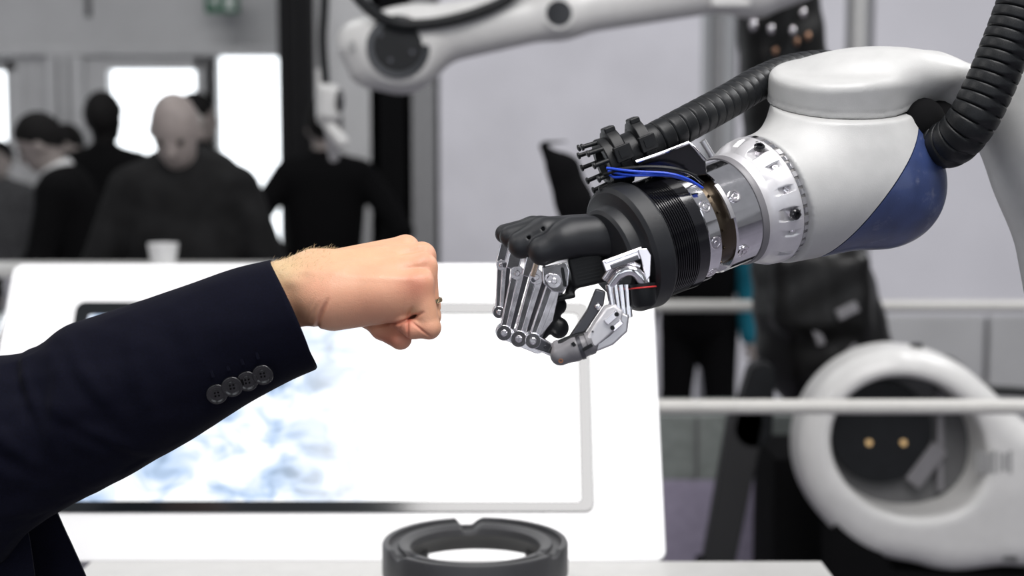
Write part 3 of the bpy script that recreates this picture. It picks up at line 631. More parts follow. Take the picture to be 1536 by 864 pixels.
def fist(P):
    c = lambda a, b, r1, r2=None: cap(P, a, b, r1, r2)
    # forearm and wrist (oval section)
    Q = P * np.array([1, 1, 1.22]); fa = cap(Q, (290, 510, 0), (385, 458, 0), 46, 54); fa = smin(fa, cap(Q, (392, 452, 0), (470, 431, -4), 55, 50), 20)
    d = fa
    mc = c((470, 412, -44), (603, 376, -56), 30, 19.5); mc = smin(mc, c((470, 408, -18), (630, 386, -24), 30, 20), 14)
    mc = smin(mc, c((475, 425, 8), (634, 400, 6), 32, 20), 14); mc = smin(mc, c((485, 440, 22), (631, 423, 31), 36, 21), 16)
    hy = smin(c((505, 447, 18), (585, 447, 20), 47, 35), c((575, 440, 22), (612, 446, 26), 36, 26), 14)
    palm = smin(mc, hy, 20); palm = smin(palm, c((500, 448, -30), (560, 440, -34), 42, 34), 20)
    d = smin(d, palm, 26)
    # fingers curled: proximal, middle, distal
    def finger(m, p, q, t, r):
        f = smin(c(m, p, r[0], r[1]), c(p, q, r[1], r[2]), 3.5); f = smin(f, c(q, t, r[2], r[3]), 3); return smin(f, ell(P, p, (r[1] + 1.2,) * 3), 3)
    pk = finger((631, 424, 33), (646, 487, 36), (622, 489, 38), (606, 480, 33), (19.5, 16.0, 14.5, 12.5))
    rg = finger((636, 400, 6), (644.5, 474, 5), (615, 480, 6), (600, 462, 4), (20, 16, 14, 13))
    md = finger((632, 386, -24), (642, 462, -25), (612, 472, -24), (600, 452, -24), (20, 16.5, 14.5, 13))
    ix = finger((606, 377, -56), (634, 450, -56), (602, 462, -56), (590, 444, -54), (19.5, 16, 14, 13))
    fs = smin(smin(rg, md, 3), ix, 3); fs = smin(fs, pk, 3)
    d = smin(d, fs, 9)
    # thumb under the fingers
    th = smin(c((505, 450, -38), (548, 474, -34), 26, 20), c((548, 474, -34), (572, 494, -10), 19, 16.5), 10); th = smin(th, c((572, 494, -10), (600, 506, 12), 16.5, 16.0), 5)
    th = smin(th, ell(P, (603, 507, 15), (15.5, 15, 15)), 4)
    d = smin(d, th, 4)
    near = np.clip((P[..., 2] + 5) / 20, 0, 1); 
    def crease(a, b, w, dep, taper=True):
        s_, t = seg2(P, a, b); g = np.exp(-(s_ / w) ** 2) * dep * near
        return g * (np.sin(math.pi * np.clip(t, .03, .97)) ** .5 if taper else 1)
    d = d + crease((500, 444), (476, 493), 3.4, 4.0) + crease((487, 448), (470, 480), 3, 1.6) + crease((478, 445), (464, 478), 3, 1.0)
    d = smin(d, cap(P, (596, 482, 8), (606, 484, 20), 12), 5)
    d = d + crease((618, 474), (590, 483), 2.2, 4.5) + crease((590, 483), (545, 493), 2.2, 3.5) + crease((616, 474), (638, 463), 2.2, 4.0) + crease((614, 472), (622, 456), 2.2, 2.4)
    d = d + crease((615, 474), (616, 503), 1.7, 3.2) + crease((619, 476), (649, 499), 1.7, 3.0) + crease((606, 478), (600, 498), 1.8, 1.5)
    # knuckle bump, tendons and veins on the back of the hand
    s_, t = seg2(P, (520, 395), (628, 392)); d = d - np.exp(-(s_ / 7) ** 2) * 1.4
    s_, t = seg2(P, (510, 408), (622, 414)); d = d - np.exp(-(s_ / 6) ** 2) * 1.1
    s_, t = seg2(P, (430, 405), (520, 402)); d = d - np.exp(-(s_ / 6) ** 2) * 1.2
    d = d - np.exp(-(((P[..., 0] - 445) / 14) ** 2 + ((P[..., 1] - 416) / 12) ** 2)) * near * 4
    s_, t = seg2(P, (606, 404), (640, 398)); d = d + np.exp(-(s_ / 6) ** 2) * 1.6
    s_, t = seg2(P, (600, 384), (632, 374)); d = d + np.exp(-(s_ / 4.5) ** 2) * 1.8
    return d
V, Q = nets(fist, (300, 345, -86), (672, 560, 78), 1.25)
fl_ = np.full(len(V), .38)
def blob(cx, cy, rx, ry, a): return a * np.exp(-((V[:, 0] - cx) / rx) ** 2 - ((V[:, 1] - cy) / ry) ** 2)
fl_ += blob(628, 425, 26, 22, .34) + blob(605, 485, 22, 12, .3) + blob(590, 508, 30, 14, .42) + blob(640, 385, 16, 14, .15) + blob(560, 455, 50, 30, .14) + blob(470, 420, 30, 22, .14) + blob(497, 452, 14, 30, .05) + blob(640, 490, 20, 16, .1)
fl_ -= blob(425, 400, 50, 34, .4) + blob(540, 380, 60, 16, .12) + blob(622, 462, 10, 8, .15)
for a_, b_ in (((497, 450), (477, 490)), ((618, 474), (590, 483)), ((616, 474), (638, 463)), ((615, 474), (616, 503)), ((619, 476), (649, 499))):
    s_, _t = seg2(V, a_, b_); fl_ += np.exp(-(s_ / 4) ** 2) * .14 * (V[:, 2] > 0)  # shade of the folds put into the skin colour along the creases
hand = mesh_obj('body', W(V, YF), Q[:, ::-1], M['skin'], man, True)
atn = hand.data.attributes.new('flush_shade', 'FLOAT', 'POINT'); atn.data.foreach_set('value', np.clip(fl_, 0, 1).astype(np.float32))
# wedding ring on the ring finger
mb = MB(YF); mb.annulus((645.5, 452, 6), (0.19, 1, 0), [(-3.6, 16.8), (-3, 18.3), (0, 19.2), (3, 18.3), (3.6, 16.8)], 40); mb.build('wedding_ring', M['gold'], man)
# fine hairs on the forearm
ptsV = V[(V[:, 0] > 402) & (V[:, 0] < 500) & (V[:, 1] < 440)]; pick = ptsV[rng.choice(len(ptsV), 1100)]; HV = []; HF = []
for p in pick:
    w_ = 1 - (p[0] - 402) / 110
    if rng.random() > w_ + .15 or rng.random() < np.clip((p[1] - 392) / 60, 0, .8): continue
    d_ = unit(np.array([rng.normal(.7, .5), rng.normal(-.9, .35), rng.normal(.25, .4)])); L_ = rng.uniform(4, 11) * (1 if p[1] < 400 else .6)
    m_ = p + d_ * L_ * .55; e_ = m_ + unit(d_ + np.array([.6, .25, 0])) * L_ * .5; w2 = np.array([.2, .12, .14]); i = len(HV)
    HV += [p - w2, p + w2, m_ - w2 * .7, m_ + w2 * .7, e_]; HF += [(i, i + 1, i + 3, i + 2), (i + 2, i + 3, i + 4)]
hr_ = mesh_obj('arm_hair', W(np.array(HV), YF), HF, mat('arm_hair_blond', (0.62, 0.47, 0.28), 0.6), man); hr_['kind'] = 'stuff'
# sleeve
ST = [((404, 390), (474, 554)), ((344, 405), (428, 575)), ((262, 434), (362, 612)), ((200, 455), (300, 652)), ((140, 475), (242, 686)), ((92, 492), (190, 716)), ((64, 514), (150, 736)), ((30, 530), (98, 763)), ((-20, 536), (40, 800)), ((-85, 520), (-10, 850)), ((-150, 470), (-110, 850)), ((-235, 400), (-200, 790)), ((-330, 340), (-300, 700))]
TT = spline([a for a, b in ST], 14); BB = spline([b for a, b in ST], 14)
nU = len(TT); nT = 120; thv = np.arange(nT) * 2 * math.pi / nT
def sleeve(inset=0, wr=True, i0=0, i1=nU):
    rings = []
    for i in range(i0, i1):
        t_, b_ = TT[i], BB[i]; c_ = (t_ + b_) / 2; h_ = (t_ - b_) / 2; L_ = np.linalg.norm(h_); ax = unit(TT[min(i + 1, nU - 1)] + BB[min(i + 1, nU - 1)] - TT[max(i - 1, 0)] - BB[max(i - 1, 0)])
        h_ = h_ * (1 - inset / L_); w_ = (L_ * .80 - inset); u = i / nU
        bulge = np.array([14, -4]) * max(0, 1 - i / 12)
        r_ = np.zeros((nT, 3)); cs_, sn_ = np.cos(thv), np.sin(thv)
        # slightly pinched towards the pressed lower edge
        r_[:, :2] = c_ + cs_[:, None] * h_ + (np.sign(sn_) * np.abs(sn_) ** 1.5)[:, None] * bulge
        r_[:, 2] = w_ * np.sign(sn_) * np.abs(sn_) ** .9 * (1 - .10 * (cs_ < 0) * np.abs(cs_)) - 8 * min(1, i / 30)
        if wr:
            for j in range(nT):
                q = Vector((r_[j, 0] * .012, r_[j, 1] * .02, r_[j, 2] * .014)); am = 1.2 + 5.0 * min(1, max(0, (i - 14) / 70))
                dsp = (noise.noise(q) + .5 * noise.noise(q * 2.3)) * am
                for (fx, fy, ang, wd, dp) in ((300, 505, 62, 16, 2.0), (232, 560, 75, 14, 3.0), (150, 545, 52, 12, 4.5), (110, 610, 95, 14, 4.5), (60, 560, 62, 9, 6.5), (35, 640, 40, 12, 6), (15, 600, 75, 12, 5), (180, 640, 30, 9, 3)):
                    a_ = R(ang); dx, dy = r_[j, 0] - fx, r_[j, 1] - fy; al = dx * math.cos(a_) + dy * math.sin(a_); pe = -dx * math.sin(a_) + dy * math.cos(a_)
                    dsp += dp * math.exp(-(pe / wd) ** 2 - (al / 60) ** 2) - .7 * dp * math.exp(-((pe - wd * 1.6) / wd) ** 2 - (al / 60) ** 2)
                edge = min(1, i / 10)
                n3 = unit(np.array([h_[0] * cs_[j], h_[1] * cs_[j], w_ * sn_[j]])); k_ = 1 if abs(cs_[j]) < .93 else .35
                r_[j] += n3 * dsp * k_ * edge
        rings.append(r_)
    return rings
out = sleeve(); inn = sleeve(4.5, False, 0, 22)
loop = out[::-1] + [out[0] + (inn[0] - out[0]) * .35 + np.array([2.0, -.6, 0])] + [inn[0] + np.array([1.2, -.4, 0])] + inn[1:]
mb = MB(YF); mb.ring(loop); sl = mb.build('jacket_sleeve', M['suit'], man, angle=70)
SV = np.concatenate(out[:90]).reshape(-1, nT, 3)
def on_sleeve(px, py):
    G = SV[:, :, :2] - np.array([px, py]); d = np.linalg.norm(G, axis=-1) + (SV[:, :, 2] < 0) * 1e4; i, j = np.unravel_index(d.argmin(), d.shape)
    n_ = unit(np.cross(SV[min(i + 2, len(SV) - 1), j] - SV[max(i - 2, 0), j], SV[i, (j + 2) % nT] - SV[i, j - 2])); n_ = n_ if n_[2] > 0 else -n_
    return np.array([px, py, SV[i, j, 2]]), n_
for q, (bx, by) in enumerate(((326, 590), (349, 578), (372, 570), (396, 559))):
    p, n_ = on_sleeve(bx, by); p, n_ = on_sleeve(*K(bx, by, p[2])[:2]); n_ = unit(n_ * .45 + np.array([.05 - .05 * q, .12, 1])); o_ = p + np.array([0, 0, 3.5]) + n_ * (2 + (q % 2) * 1.5 + q * .8); R_ = 15.6
    mb = MB(YF); mb.lathe(o_, n_, [(-2.6, R_ * .6), (-1.5, R_ * .92), (.2, R_), (1.6, R_ * .97), (2.0, R_ * .86), (.9, R_ * .72), (.2, R_ * .62), (.25, R_ * .5), (.9, R_ * .42), (.6, R_ * .2), (.5, .3)], 48)
    bt = mb.build('sleeve_button', M['button'], man, angle=60)
    u_, v_ = perp(n_); hb = MB(YF)
    for a in range(4):
        e_ = o_ + n_ * .9 + (u_ * math.cos(a * math.pi / 2 + .6) + v_ * math.sin(a * math.pi / 2 + .6)) * 3.6; hb.cyl(e_ - n_ * .8, e_ + n_ * .25, 1.5, 12)
    hb.build('thread_hole', M['cloth_black'], bt)
# buttonholes and the vent seam
mb = MB(YF)
for bx, by in ((318, 560), (341, 550), (363, 541), (386, 532)):
    p, n_ = on_sleeve(bx, by); p, n_ = on_sleeve(*K(bx, by, p[2])[:2]); mb.bar(p + n_ * .3 + np.array([-2, -6, 0]), p + n_ * .3 + np.array([2, 6, 0]), 4, 1.2, n_)
mb.build('buttonhole', M['suit'], man, smooth=False)
def body_man():
    H = 1.0
    sh_ = np.array([-.80, 1.60, 1.44])
    def torso(P):
        d = ell(P, (-.80, 1.65, 1.24), (.155, .20, .30)); d = smin(d, ell(P, (-.79, 1.65, .98), (.17, .19, .26)), .08)
        return smin(d, cap(P, (-.80, 1.50, 1.42), (-.80, 1.84, 1.42), .075), .08)
    def jacket(P):
        d = torso(P) - .012
        d = smin(d, cap(P, (-.80, 1.83, 1.40), (-.83, 1.89, 1.13), .065, .058), .03); d = smin(d, cap(P, (-.83, 1.89, 1.13), (-.78, 1.88, .90), .056, .045), .02)
        d = smin(d, cap(P, (-.80, 1.49, 1.41), (-.74, 1.455, 1.34), .085, .085), .04)
        return smax(d, .74 - P[..., 2], .01)
    sdf_obj('jacket', jacket, (-1.05, 1.33, .70), (-.50, 2.08, 1.56), .012, M['suit'], man)
    # open front panels of the jacket
    a = at(72, 762, 1.47); 
    for (pts, nm) in (([(10, 700), (72, 748), (100, 800), (136, 880), (170, 960), (110, 1010), (40, 900)], 'jacket_front'), ([(-30, 700), (30, 760), (52, 860), (60, 980), (-40, 980)], 'jacket_front')):
        P3 = [(x, y, (0 if nm else 0)) for x, y in pts]; mb = MB(1.50 if pts[0][0] == 10 else 1.46); mb.plate(spline(P3 + [P3[0]], 6)[:-1], (0.25, 0, 1), 9); mb.build(nm, M['suit'], man)
    # trousers, shoes, neck and head outside the frame
    sdf_obj('trousers', lambda P: smin(smin(cap(P, (-.80, 1.56, .92), (-.80, 1.55, .08), .10, .062), cap(P, (-.80, 1.76, .92), (-.80, 1.77, .08), .10, .062), .03), ell(P, (-.80, 1.66, .93), (.14, .19, .13)), .04), (-1.0, 1.4, .0), (-.58, 1.95, 1.1), .016, M['suit'], man)
    for y in (1.55, 1.77): sdf_obj('shoe', lambda P: np.maximum(smin(ell(P, (-.80, y, .05), (.09, .048, .06)), ell(P, (-.70, y, .035), (.11, .045, .04)), .03), -P[..., 2] + .001), (-.95, y - .1, -.01), (-.55, y + .1, .13), .008, M['black_gloss'], man)
    hc = np.array([-.76, 1.66, 1.70])
    def head(P):
        d = ell(P, hc + (-.005, 0, .02), (.098, .078, .11)); d = smin(d, ell(P, hc + (.03, 0, -.055), (.062, .058, .068)), .03)
        d = smin(d, cap(P, hc + (.085, 0, .005), hc + (.112, 0, -.025), .010, .014), .012); d = smin(d, cap(P, (-.81, 1.66, 1.48), hc + (-.02, 0, -.06), .06, .055), .03)
        for s in (-1, 1): d = smin(d, ell(P, hc + (-.008, s * .08, -.01), (.02, .012, .032)), .006); d = smax(d, -ell(P, hc + (.1, s * .032, .01), (.012, .015, .01)), .012)
        return smin(d, cap(P, hc + (.09, -.018, -.062), hc + (.09, .018, -.062), .008), .008)
    sdf_obj('head', head, (-.95, 1.5, 1.42), (-.58, 1.82, 1.86), .008, mat('face_skin', (.62, .38, .27), .5, sss=.1), man)
    for sd in (-1, 1):
        mb = MB(); mb.sph(hc + (.088, sd * .032, .012), .0125, 14); ey = mb.build('eye', mat('eye_white', (.75, .72, .7), .2), man)
        mb = MB(); mb.cyl(hc + (.098, sd * .032, .012), hc + (.1012, sd * .032, .012), .0055, 14); mb.build('iris', M['eye'], ey)
        mb = MB(); mb.bar(hc + (.094, sd * .018, .034), hc + (.087, sd * .048, .033), .007, .006, (1, 0, 0)); mb.build('eyebrow', M['hair_dark'], man, bevel=.002)
    mb = MB(); mb.bar(hc + (.096, -.02, -.062), hc + (.096, .02, -.062), .008, .006, (1, 0, 0)); mb.build('lips', mat('lip', (.5, .2, .16), .45), man, bevel=.002)
    mb = MB(); mb.plate([(-.66, 1.61, 1.44), (-.66, 1.69, 1.44), (-.635, 1.65, 1.22)], (1, 0, .15), .012); mb.build('shirt_front', M['shirt_white'], man, smooth=False)
    sdf_obj('hair', lambda P: smax(ell(P, hc + (-.012, 0, .03), (.108, .088, .118)), (P[..., 0] - hc[0] - .055) - np.clip(P[..., 2] - hc[2] - .05, -.1, .05), .01) + .02 * (P[..., 2] < hc[2] - .06), (-.95, 1.5, 1.55), (-.6, 1.82, 1.9), .008, mat('hair_brown', (.12, .07, .035), .6), man)
    sdf_obj('shirt_collar', lambda P: rcyl(P, (-.80, 1.66, 1.505), (.25, 0, 1), .075, .025, .006), (-.92, 1.54, 1.44), (-.68, 1.78, 1.57), .006, M['shirt_white'], man)
body_man()
# ================================================================== ROBOT ARM
Y = YF
A0 = K(957, 366, 0); A1 = K(1147, 297, -112); AX = unit(A1 - A0); TL_ = np.linalg.norm(A1 - A0); PU, PV = perp(AX)
def apt(t, r, deg):  # deg measured so that 0 faces the viewer, 90 is up
    up = np.array([0, -1.0, 0]); up = unit(up - AX * np.dot(up, AX)); fr = np.array([0, 0, 1.0]); fr = unit(fr - AX * np.dot(fr, AX)); fr = unit(fr - up * np.dot(fr, up))
    n_ = fr * math.cos(R(deg)) + up * math.sin(R(deg)); return A0 + AX * t + n_ * r, n_
arm = empty('robot_arm', Vector(W([[1300, 260, -170]], Y)[0]), 'silver-grey jointed robot arm with blue cap reaching in from the right', 'robot')
ZS = -170
jx = unit([0.02, -.96, .276])
S0, S1 = K(1147, 297, -112), K(1302, 262, ZS)
SH = [K(1250, 168, ZS), K(1250, 132, ZS)]
def shell(P):
    d = cap(P, S0 - AX * 30, S1, 103, 116)
    d = smin(d, rcyl(P, SH[0], jx, 100, 26, 6), 62)
    d = smax(d, -((P - S0) @ AX), 3)
    d = smax(d, ((P - (SH[1] + jx * -26)) @ jx), 2.5)
    return smin(d, ell(P, K(1325, 285, ZS), (92, 88, 100)), 30)
Vs, Qs = nets(shell, (1100, 60, -330), (1500, 420, 0), 3.2)
# seam plane between the painted housing and the blue cap
e0, e1, e2 = K(1204, 380, ZS), K(1368, 160, ZS), K(1318, 296, ZS + 100)
pn = unit(np.cross(e1 - e0, e2 - e0)); pn = pn if pn[0] > 0 else -pn
def cut(name, m, sgn, gap):
    me = bpy.data.meshes.new(name); me.from_pydata(W(Vs, Y).tolist(), [], Qs[:, ::-1].tolist())
    w0, w1, w2 = [Vector(v) for v in W(np.array([e0 + pn * gap, e1 + pn * gap, e2 + pn * gap]), Y)]; n_ = (w1 - w0).cross(w2 - w0).normalized(); n_ = n_ if n_.x > 0 else -n_
    bm = bmesh.new(); bm.from_mesh(me); bmesh.ops.bisect_plane(bm, geom=bm.verts[:] + bm.edges[:] + bm.faces[:], plane_co=w0, plane_no=n_ * sgn, clear_outer=True, clear_inner=False)
    ed = [e for e in bm.edges if e.is_boundary]; bmesh.ops.contextual_create(bm, geom=ed) if False else None
    r_ = bmesh.ops.extrude_edge_only(bm, edges=ed); vv = [v for v in r_['geom'] if isinstance(v, bmesh.types.BMVert)]; cc_ = sum((v.co for v in vv), Vector()) / len(vv)
    for v in vv: v.co = v.co + (cc_ - v.co).normalized() * .004
    bm.to_mesh(me); bm.free(); b = root_loc(arm)
    for v in me.vertices: v.co -= b
    me.materials.append(m); me.shade_smooth(); me.set_sharp_from_angle(angle=R(50)); o = bpy.data.objects.new(name, me); C.objects.link(o); o.parent = arm
cut('housing', M['robot_paint'], 1, -1.0)
cut('end_cap', M['blue_panel'], -1, 1.0)
sdf_obj('inner_body', lambda P: shell(P) + 4.5, (1100, 60, -330), (1500, 420, 0), 7, M['black_rubber'], arm, Y=Y)
# link plate on top, running to the right
o_ = SH[1]; ex = np.array([1.0, 0, 0]); ex = unit(ex - jx * np.dot(ex, jx)); ez = np.cross(ex, jx); ez = ez if ez[2] > 0 else -ez
LKR = K(1470, 150, -215); BK = K(1612, 212, -185)
def link(P):
    q = P - o_; x = q @ ex; z = q @ ez; h_ = q @ jx; q2 = np.stack([x, z, 0 * x], -1)
    d2 = cap(q2, (0, 0, 0), (6, 0, 0), 104); d2 = smin(d2, cap(q2, (60, -28, 0), (230, -62, 0), 78, 46), 70)
    top = 26 + 10 * np.exp(-((x - 70) / 90) ** 2) - np.clip(x - 110, 0, 400) * .16; bot = -26 + 8 * np.clip((x - 80) / 60, 0, 1) - np.clip(x - 120, 0, 400) * .16
    hh = np.maximum(h_ - top, bot - h_); rad = 15; dd = np.stack([d2 + rad, np.where(h_ > (top + bot) / 2, hh + rad, hh + rad)], -1)
    d = np.linalg.norm(np.maximum(dd, 0), axis=-1) + np.minimum(dd.max(-1), 0) - rad
    d = np.where(h_ < bot + 8, np.maximum(d2, bot - h_), d)
    d = smin(d, ell(P, o_ + ex * 78 + ez * -26 + jx * 14, (150, 50, 88)), 24)
    b_ = smin(ell(P, BK, (136, 150, 120)), cap(P, BK, K(1640, 420, -185), 120, 110), 60)
    d = smin(d, cap(P, K(1400, 118, -215), LKR, 40, 46), 26)
    return smin(smin(d, cap(P, LKR, BK, 46, 90), 30), b_, 50)
sdf_obj('upper_link', link, (1120, 20, -350), (1800, 560, -10), 3.6, M['robot_paint'], arm, Y=Y, angle=60)
mb = MB(Y); mb.cyl(o_ - jx * 28.5, o_ - jx * 24, 99.5, 96); mb.build('joint_seam', M['black_rubber'], arm)
mb = MB(Y); mb.cyl(K(1330, 160, ZS), K(1420, 210, ZS - 20), 44, 32); mb.sph(K(1405, 190, ZS + 5), (40, 44, 40), 20); mb.sph(K(1386, 184, ZS + 40), (34, 40, 34), 20); mb.build('inner_joint', M['pillar_black'], arm)

# silver wrist flange with its scale ring and screws
T = TL_; RS = 103
mb = MB(Y); mb.lathe(A0, AX, [(T - 72, 60), (T - 70, 84), (T - 64, 87), (T - 57, 87), (T - 50, 88.5), (T - 40, 96), (T - 28, 101), (T - 12, RS), (T - 11, RS - 1.5), (T - 9, RS - 1.5), (T - 8, 60)], 128)
fg_ = mb.build('wrist_flange', M['satin_alu'], arm, angle=25)
pk_ = []
for i, deg in enumerate((60, 38, 14, -8, -26, -52, 84, 110, -80)):
    p, n_ = apt(T - 31, 98, deg); cb = MB(Y); t_ = unit(np.cross(AX, n_)); big = i in (3, 0)
    cb.box(p + n_ * 2, (24 if not big else 22, 10 if not big else 20, 16), (unit(AX - n_ * .35), t_, unit(n_ + AX * .35)) if not big else (AX, t_, n_))
    c_ = cb.build('pocket_cutter', M['dark_metal'], arm); pk_.append(c_)
for i, c_ in enumerate(pk_):
    b = fg_.modifiers.new('pocket', 'BOOLEAN'); b.operation = 'DIFFERENCE'; b.object = c_; b.solver = 'EXACT'
dg = bpy.context.evaluated_depsgraph_get(); dg.update(); me = bpy.data.meshes.new_from_object(fg_.evaluated_get(dg)); fg_.modifiers.clear(); fg_.data = me
for c_ in pk_: bpy.data.objects.remove(c_)
for i, deg in enumerate((60, 38, 14, -8, -26, -52, 84, 110, -80)):
    p, n_ = apt(T - 28, 91, deg); mb = MB(Y); knob = i in (0, 3)
    if knob:
        mb.cyl(p - n_ * 3, p + n_ * 12, 6.5, 20); mb.build('screw', M['steel'], arm); mb = MB(Y); mb.lathe(p + n_ * 9, n_, [(0, 7.5), (1, 8.5), (7, 8.5), (8.5, 7), (8.6, 4.5), (5, 4.2)], 20); mb.build('screw_cap', M['black_gloss'], arm, angle=30)
    else: mb.lathe(p + AX * 4, unit(n_ - AX * .3), [(-4, 5), (4, 5), (4.6, 4), (4.6, 2.4), (2, 2.2)], 16); mb.build('screw', M['steel'], arm)
mb = MB(Y); mb.lathe(A0, AX, [(T - 9, 60), (T - 9, RS - 2.5), (T + 1, RS - 2.5), (T + 2, 60)], 96); mb.build('scale_ring', mat('scale_base', (.32, .31, .31), .35, metal=.8), arm)
for k in range(44):
    p, n_ = apt(T - 4, RS - 2.2, -100 + k * 8.2 * .75 if False else k * 360 / 44); mb = MB(Y); t_ = unit(np.cross(AX, n_)); mb.box(p, (9, 8.0 if k % 2 else 10.5, 2.4), (AX, t_, n_)); mb.build('scale_tooth', M['chrome'] if k % 3 else M['alu'], arm, smooth=False)
# engraved digits X2 by the scale
def glyph(strokes, t, deg, sc):
    mb = MB(Y)
    for (x0, y0, x1, y1) in strokes:
        a_, n_ = apt(t + y0 * sc, RS + .1, deg - x0 * sc * .56); b_, _ = apt(t + y1 * sc, RS + .1, deg - x1 * sc * .56); mb.bar(a_, b_, 1.0, .5, n_)
    mb.build('engraved_mark', M['print_dark'], arm, smooth=False)
glyph([(0, 0, 2, 4), (2, 0, 0, 4)], T - 21, -6, 1.3); glyph([(0, 4, 2, 4), (2, 4, 2, 2), (2, 2, 0, 2), (0, 2, 0, 0), (0, 0, 2, 0)], T - 21, -9.5, 1.3)
glyph([(0, 0, 0, 4)], T - 20, 70, 1.3); glyph([(0, 0, 2, 4), (2, 0, 0, 4)], T - 20, 67, 1.3)

# ------------------------------------------------------------------ robotic hand
hd = empty('robotic_hand', Vector(W([[900, 370, 0]], Y)[0]), 'black and chrome five-fingered robotic hand facing the human fist', 'robotic hand')
mb = MB(Y); mb.lathe(A0, AX, [(-58, 40), (-58, 64), (-54, 69), (-38, 72), (-36, 76), (-34, 90), (-29, 96), (-4, 98), (0, 96), (1, 60)], 96); mb.build('wrist_collar', M['shell_black'], hd, angle=30)
rp_ = [(0, 60)]
t = 0
while t < 47: rp_ += [(t, 86.5), (t + 1.2, 90), (t + 2.4, 90), (t + 3.2, 86.5)]; t += 3.9
rp_ += [(47, 90), (66, 90.5), (68, 87), (69, 60)]
mb = MB(Y); mb.lathe(A0, AX, rp_, 120); mb.build('threaded_barrel', M['black_gloss'], hd, angle=28)
mb = MB(Y); mb.lathe(A0, AX, [(66, 50), (67, 85), (70, 87), (90, 87), (92, 84), (93, 50)], 96); mb.build('clamp_band', M['chrome'], hd, angle=25)
mb = MB(Y); mb.lathe(A0, AX, [(88, 40), (89, 73), (106, 74), (107, 71), (124, 71), (126, 40)], 96); mb.build('inner_barrel', M['brass_dark'], hd, angle=25)
mb = MB(Y); mb.lathe(A0, AX, [(121, 50), (122, 82), (124, 84.5), (T - 76, 84.5), (T - 73, 80), (T - 72, 50)], 96, rmod=lambda t_, r, th: np.where((np.degrees(th) > 250) & (np.degrees(th) < 262), r - 5, r)); mb.build('coupling_ring', M['chrome'], hd, angle=25)
mb = MB(Y); mb.lathe(A0, AX, [(T - 76, 60), (T - 75, 86), (T - 71, 88), (T - 65, 88), (T - 63, 60)], 96); mb.build('seal_ring', M['grey_plastic'], hd, angle=40)
for t_, deg, L_ in ((80, -12, 0), (80, 26, 0), (134, -34, 1), (136, 26, 0), (80, -50, 0)):
    p, n_ = apt(t_, 86, deg); mb = MB(Y); mb.lathe(p, n_, [(-4, 10), (1.0, 10), (1.8, 9), (1.8, 6.6), (-.6, 6.2), (-.6, 3.6), (2.2, 3.3)], 20); mb.build('screw', M['steel'], hd, angle=30)
for t_, d0, d1 in ((115, 6, 44),):  # pale strips beside the gap
    V_ = [];
    a_ = [apt(t_, 87, d)[0] for d in np.linspace(d0, d1, 10)]; b_ = [apt(t_ + 7, 87, d)[0] for d in np.linspace(d0, d1, 10)]; c_ = [apt(t_ + 7, 83, d)[0] for d in np.linspace(d0, d1, 10)]; e_ = [apt(t_, 83, d)[0] for d in np.linspace(d0, d1, 10)]
    mb = MB(Y); mb.ring([np.array([a_[i], b_[i], c_[i], e_[i]]) for i in range(10)]); mb.build('retaining_strip', M['alu'], hd, angle=40)
for k in range(14):
    p, n_ = apt(98 + (k % 2) * 6, 75, -60 + k * 11); mb = MB(Y); mb.cyl(p, p + n_ * 3, 2.2, 8); mb.build('contact_pin', M['brass_dark'], hd)
# black plate box with chrome edge above the wrist
mb = MB(Y); mb.ring([np.array([K(*p) for p in q]) for q in (((955, 243, 34), (1034, 214, 20), (1058, 238, 10), (1060, 262, 6), (1000, 268, 10), (965, 258, 30)), ((955, 243, -40), (1034, 214, -54), (1058, 238, -60), (1060, 262, -60), (1000, 268, -50), (965, 258, -44)))]); mb.build('electronics_cover', M['black_gloss'], hd, bevel=.001)
mb = MB(Y); mb.tube([K(954, 243, 36), K(975, 236, 33), K(1000, 227, 28), K(1033, 214, 22), K(1040, 220, 20), K(1058, 240, 14)], 2.6, 10); mb.build('cover_rim', M['chrome'], hd)
mb = MB(Y); mb.cyl(K(1054, 211, 6), K(1068, 234, 2), 5, 16); mb.build('locating_pin', M['alu'], hd)
for i, (mt, pts) in enumerate((('black_rubber', [(906, 262, 20), (940, 253, 36), (985, 251, 44), (1030, 258, 42), (1055, 275, 30)]), ('blue_wire', [(910, 252, 26), (950, 257, 42), (1000, 260, 50), (1030, 268, 46), (1054, 282, 34)]), ('blue_wire', [(912, 257, 22), (950, 263, 40), (1000, 263, 48), (1032, 271, 44), (1052, 281, 32)]), ('blue_wire', [(913, 262, 16), (925, 266, 28), (960, 262, 40), (1010, 264, 46)]), ('black_rubber', [(915, 255, 14), (960, 250, 34), (1010, 252, 42), (1045, 264, 36)]))):
    mb = MB(Y); mb.tube(spline([K(*p) for p in pts], 8), 2.0, 10); mb.build('wire', M[mt], hd)
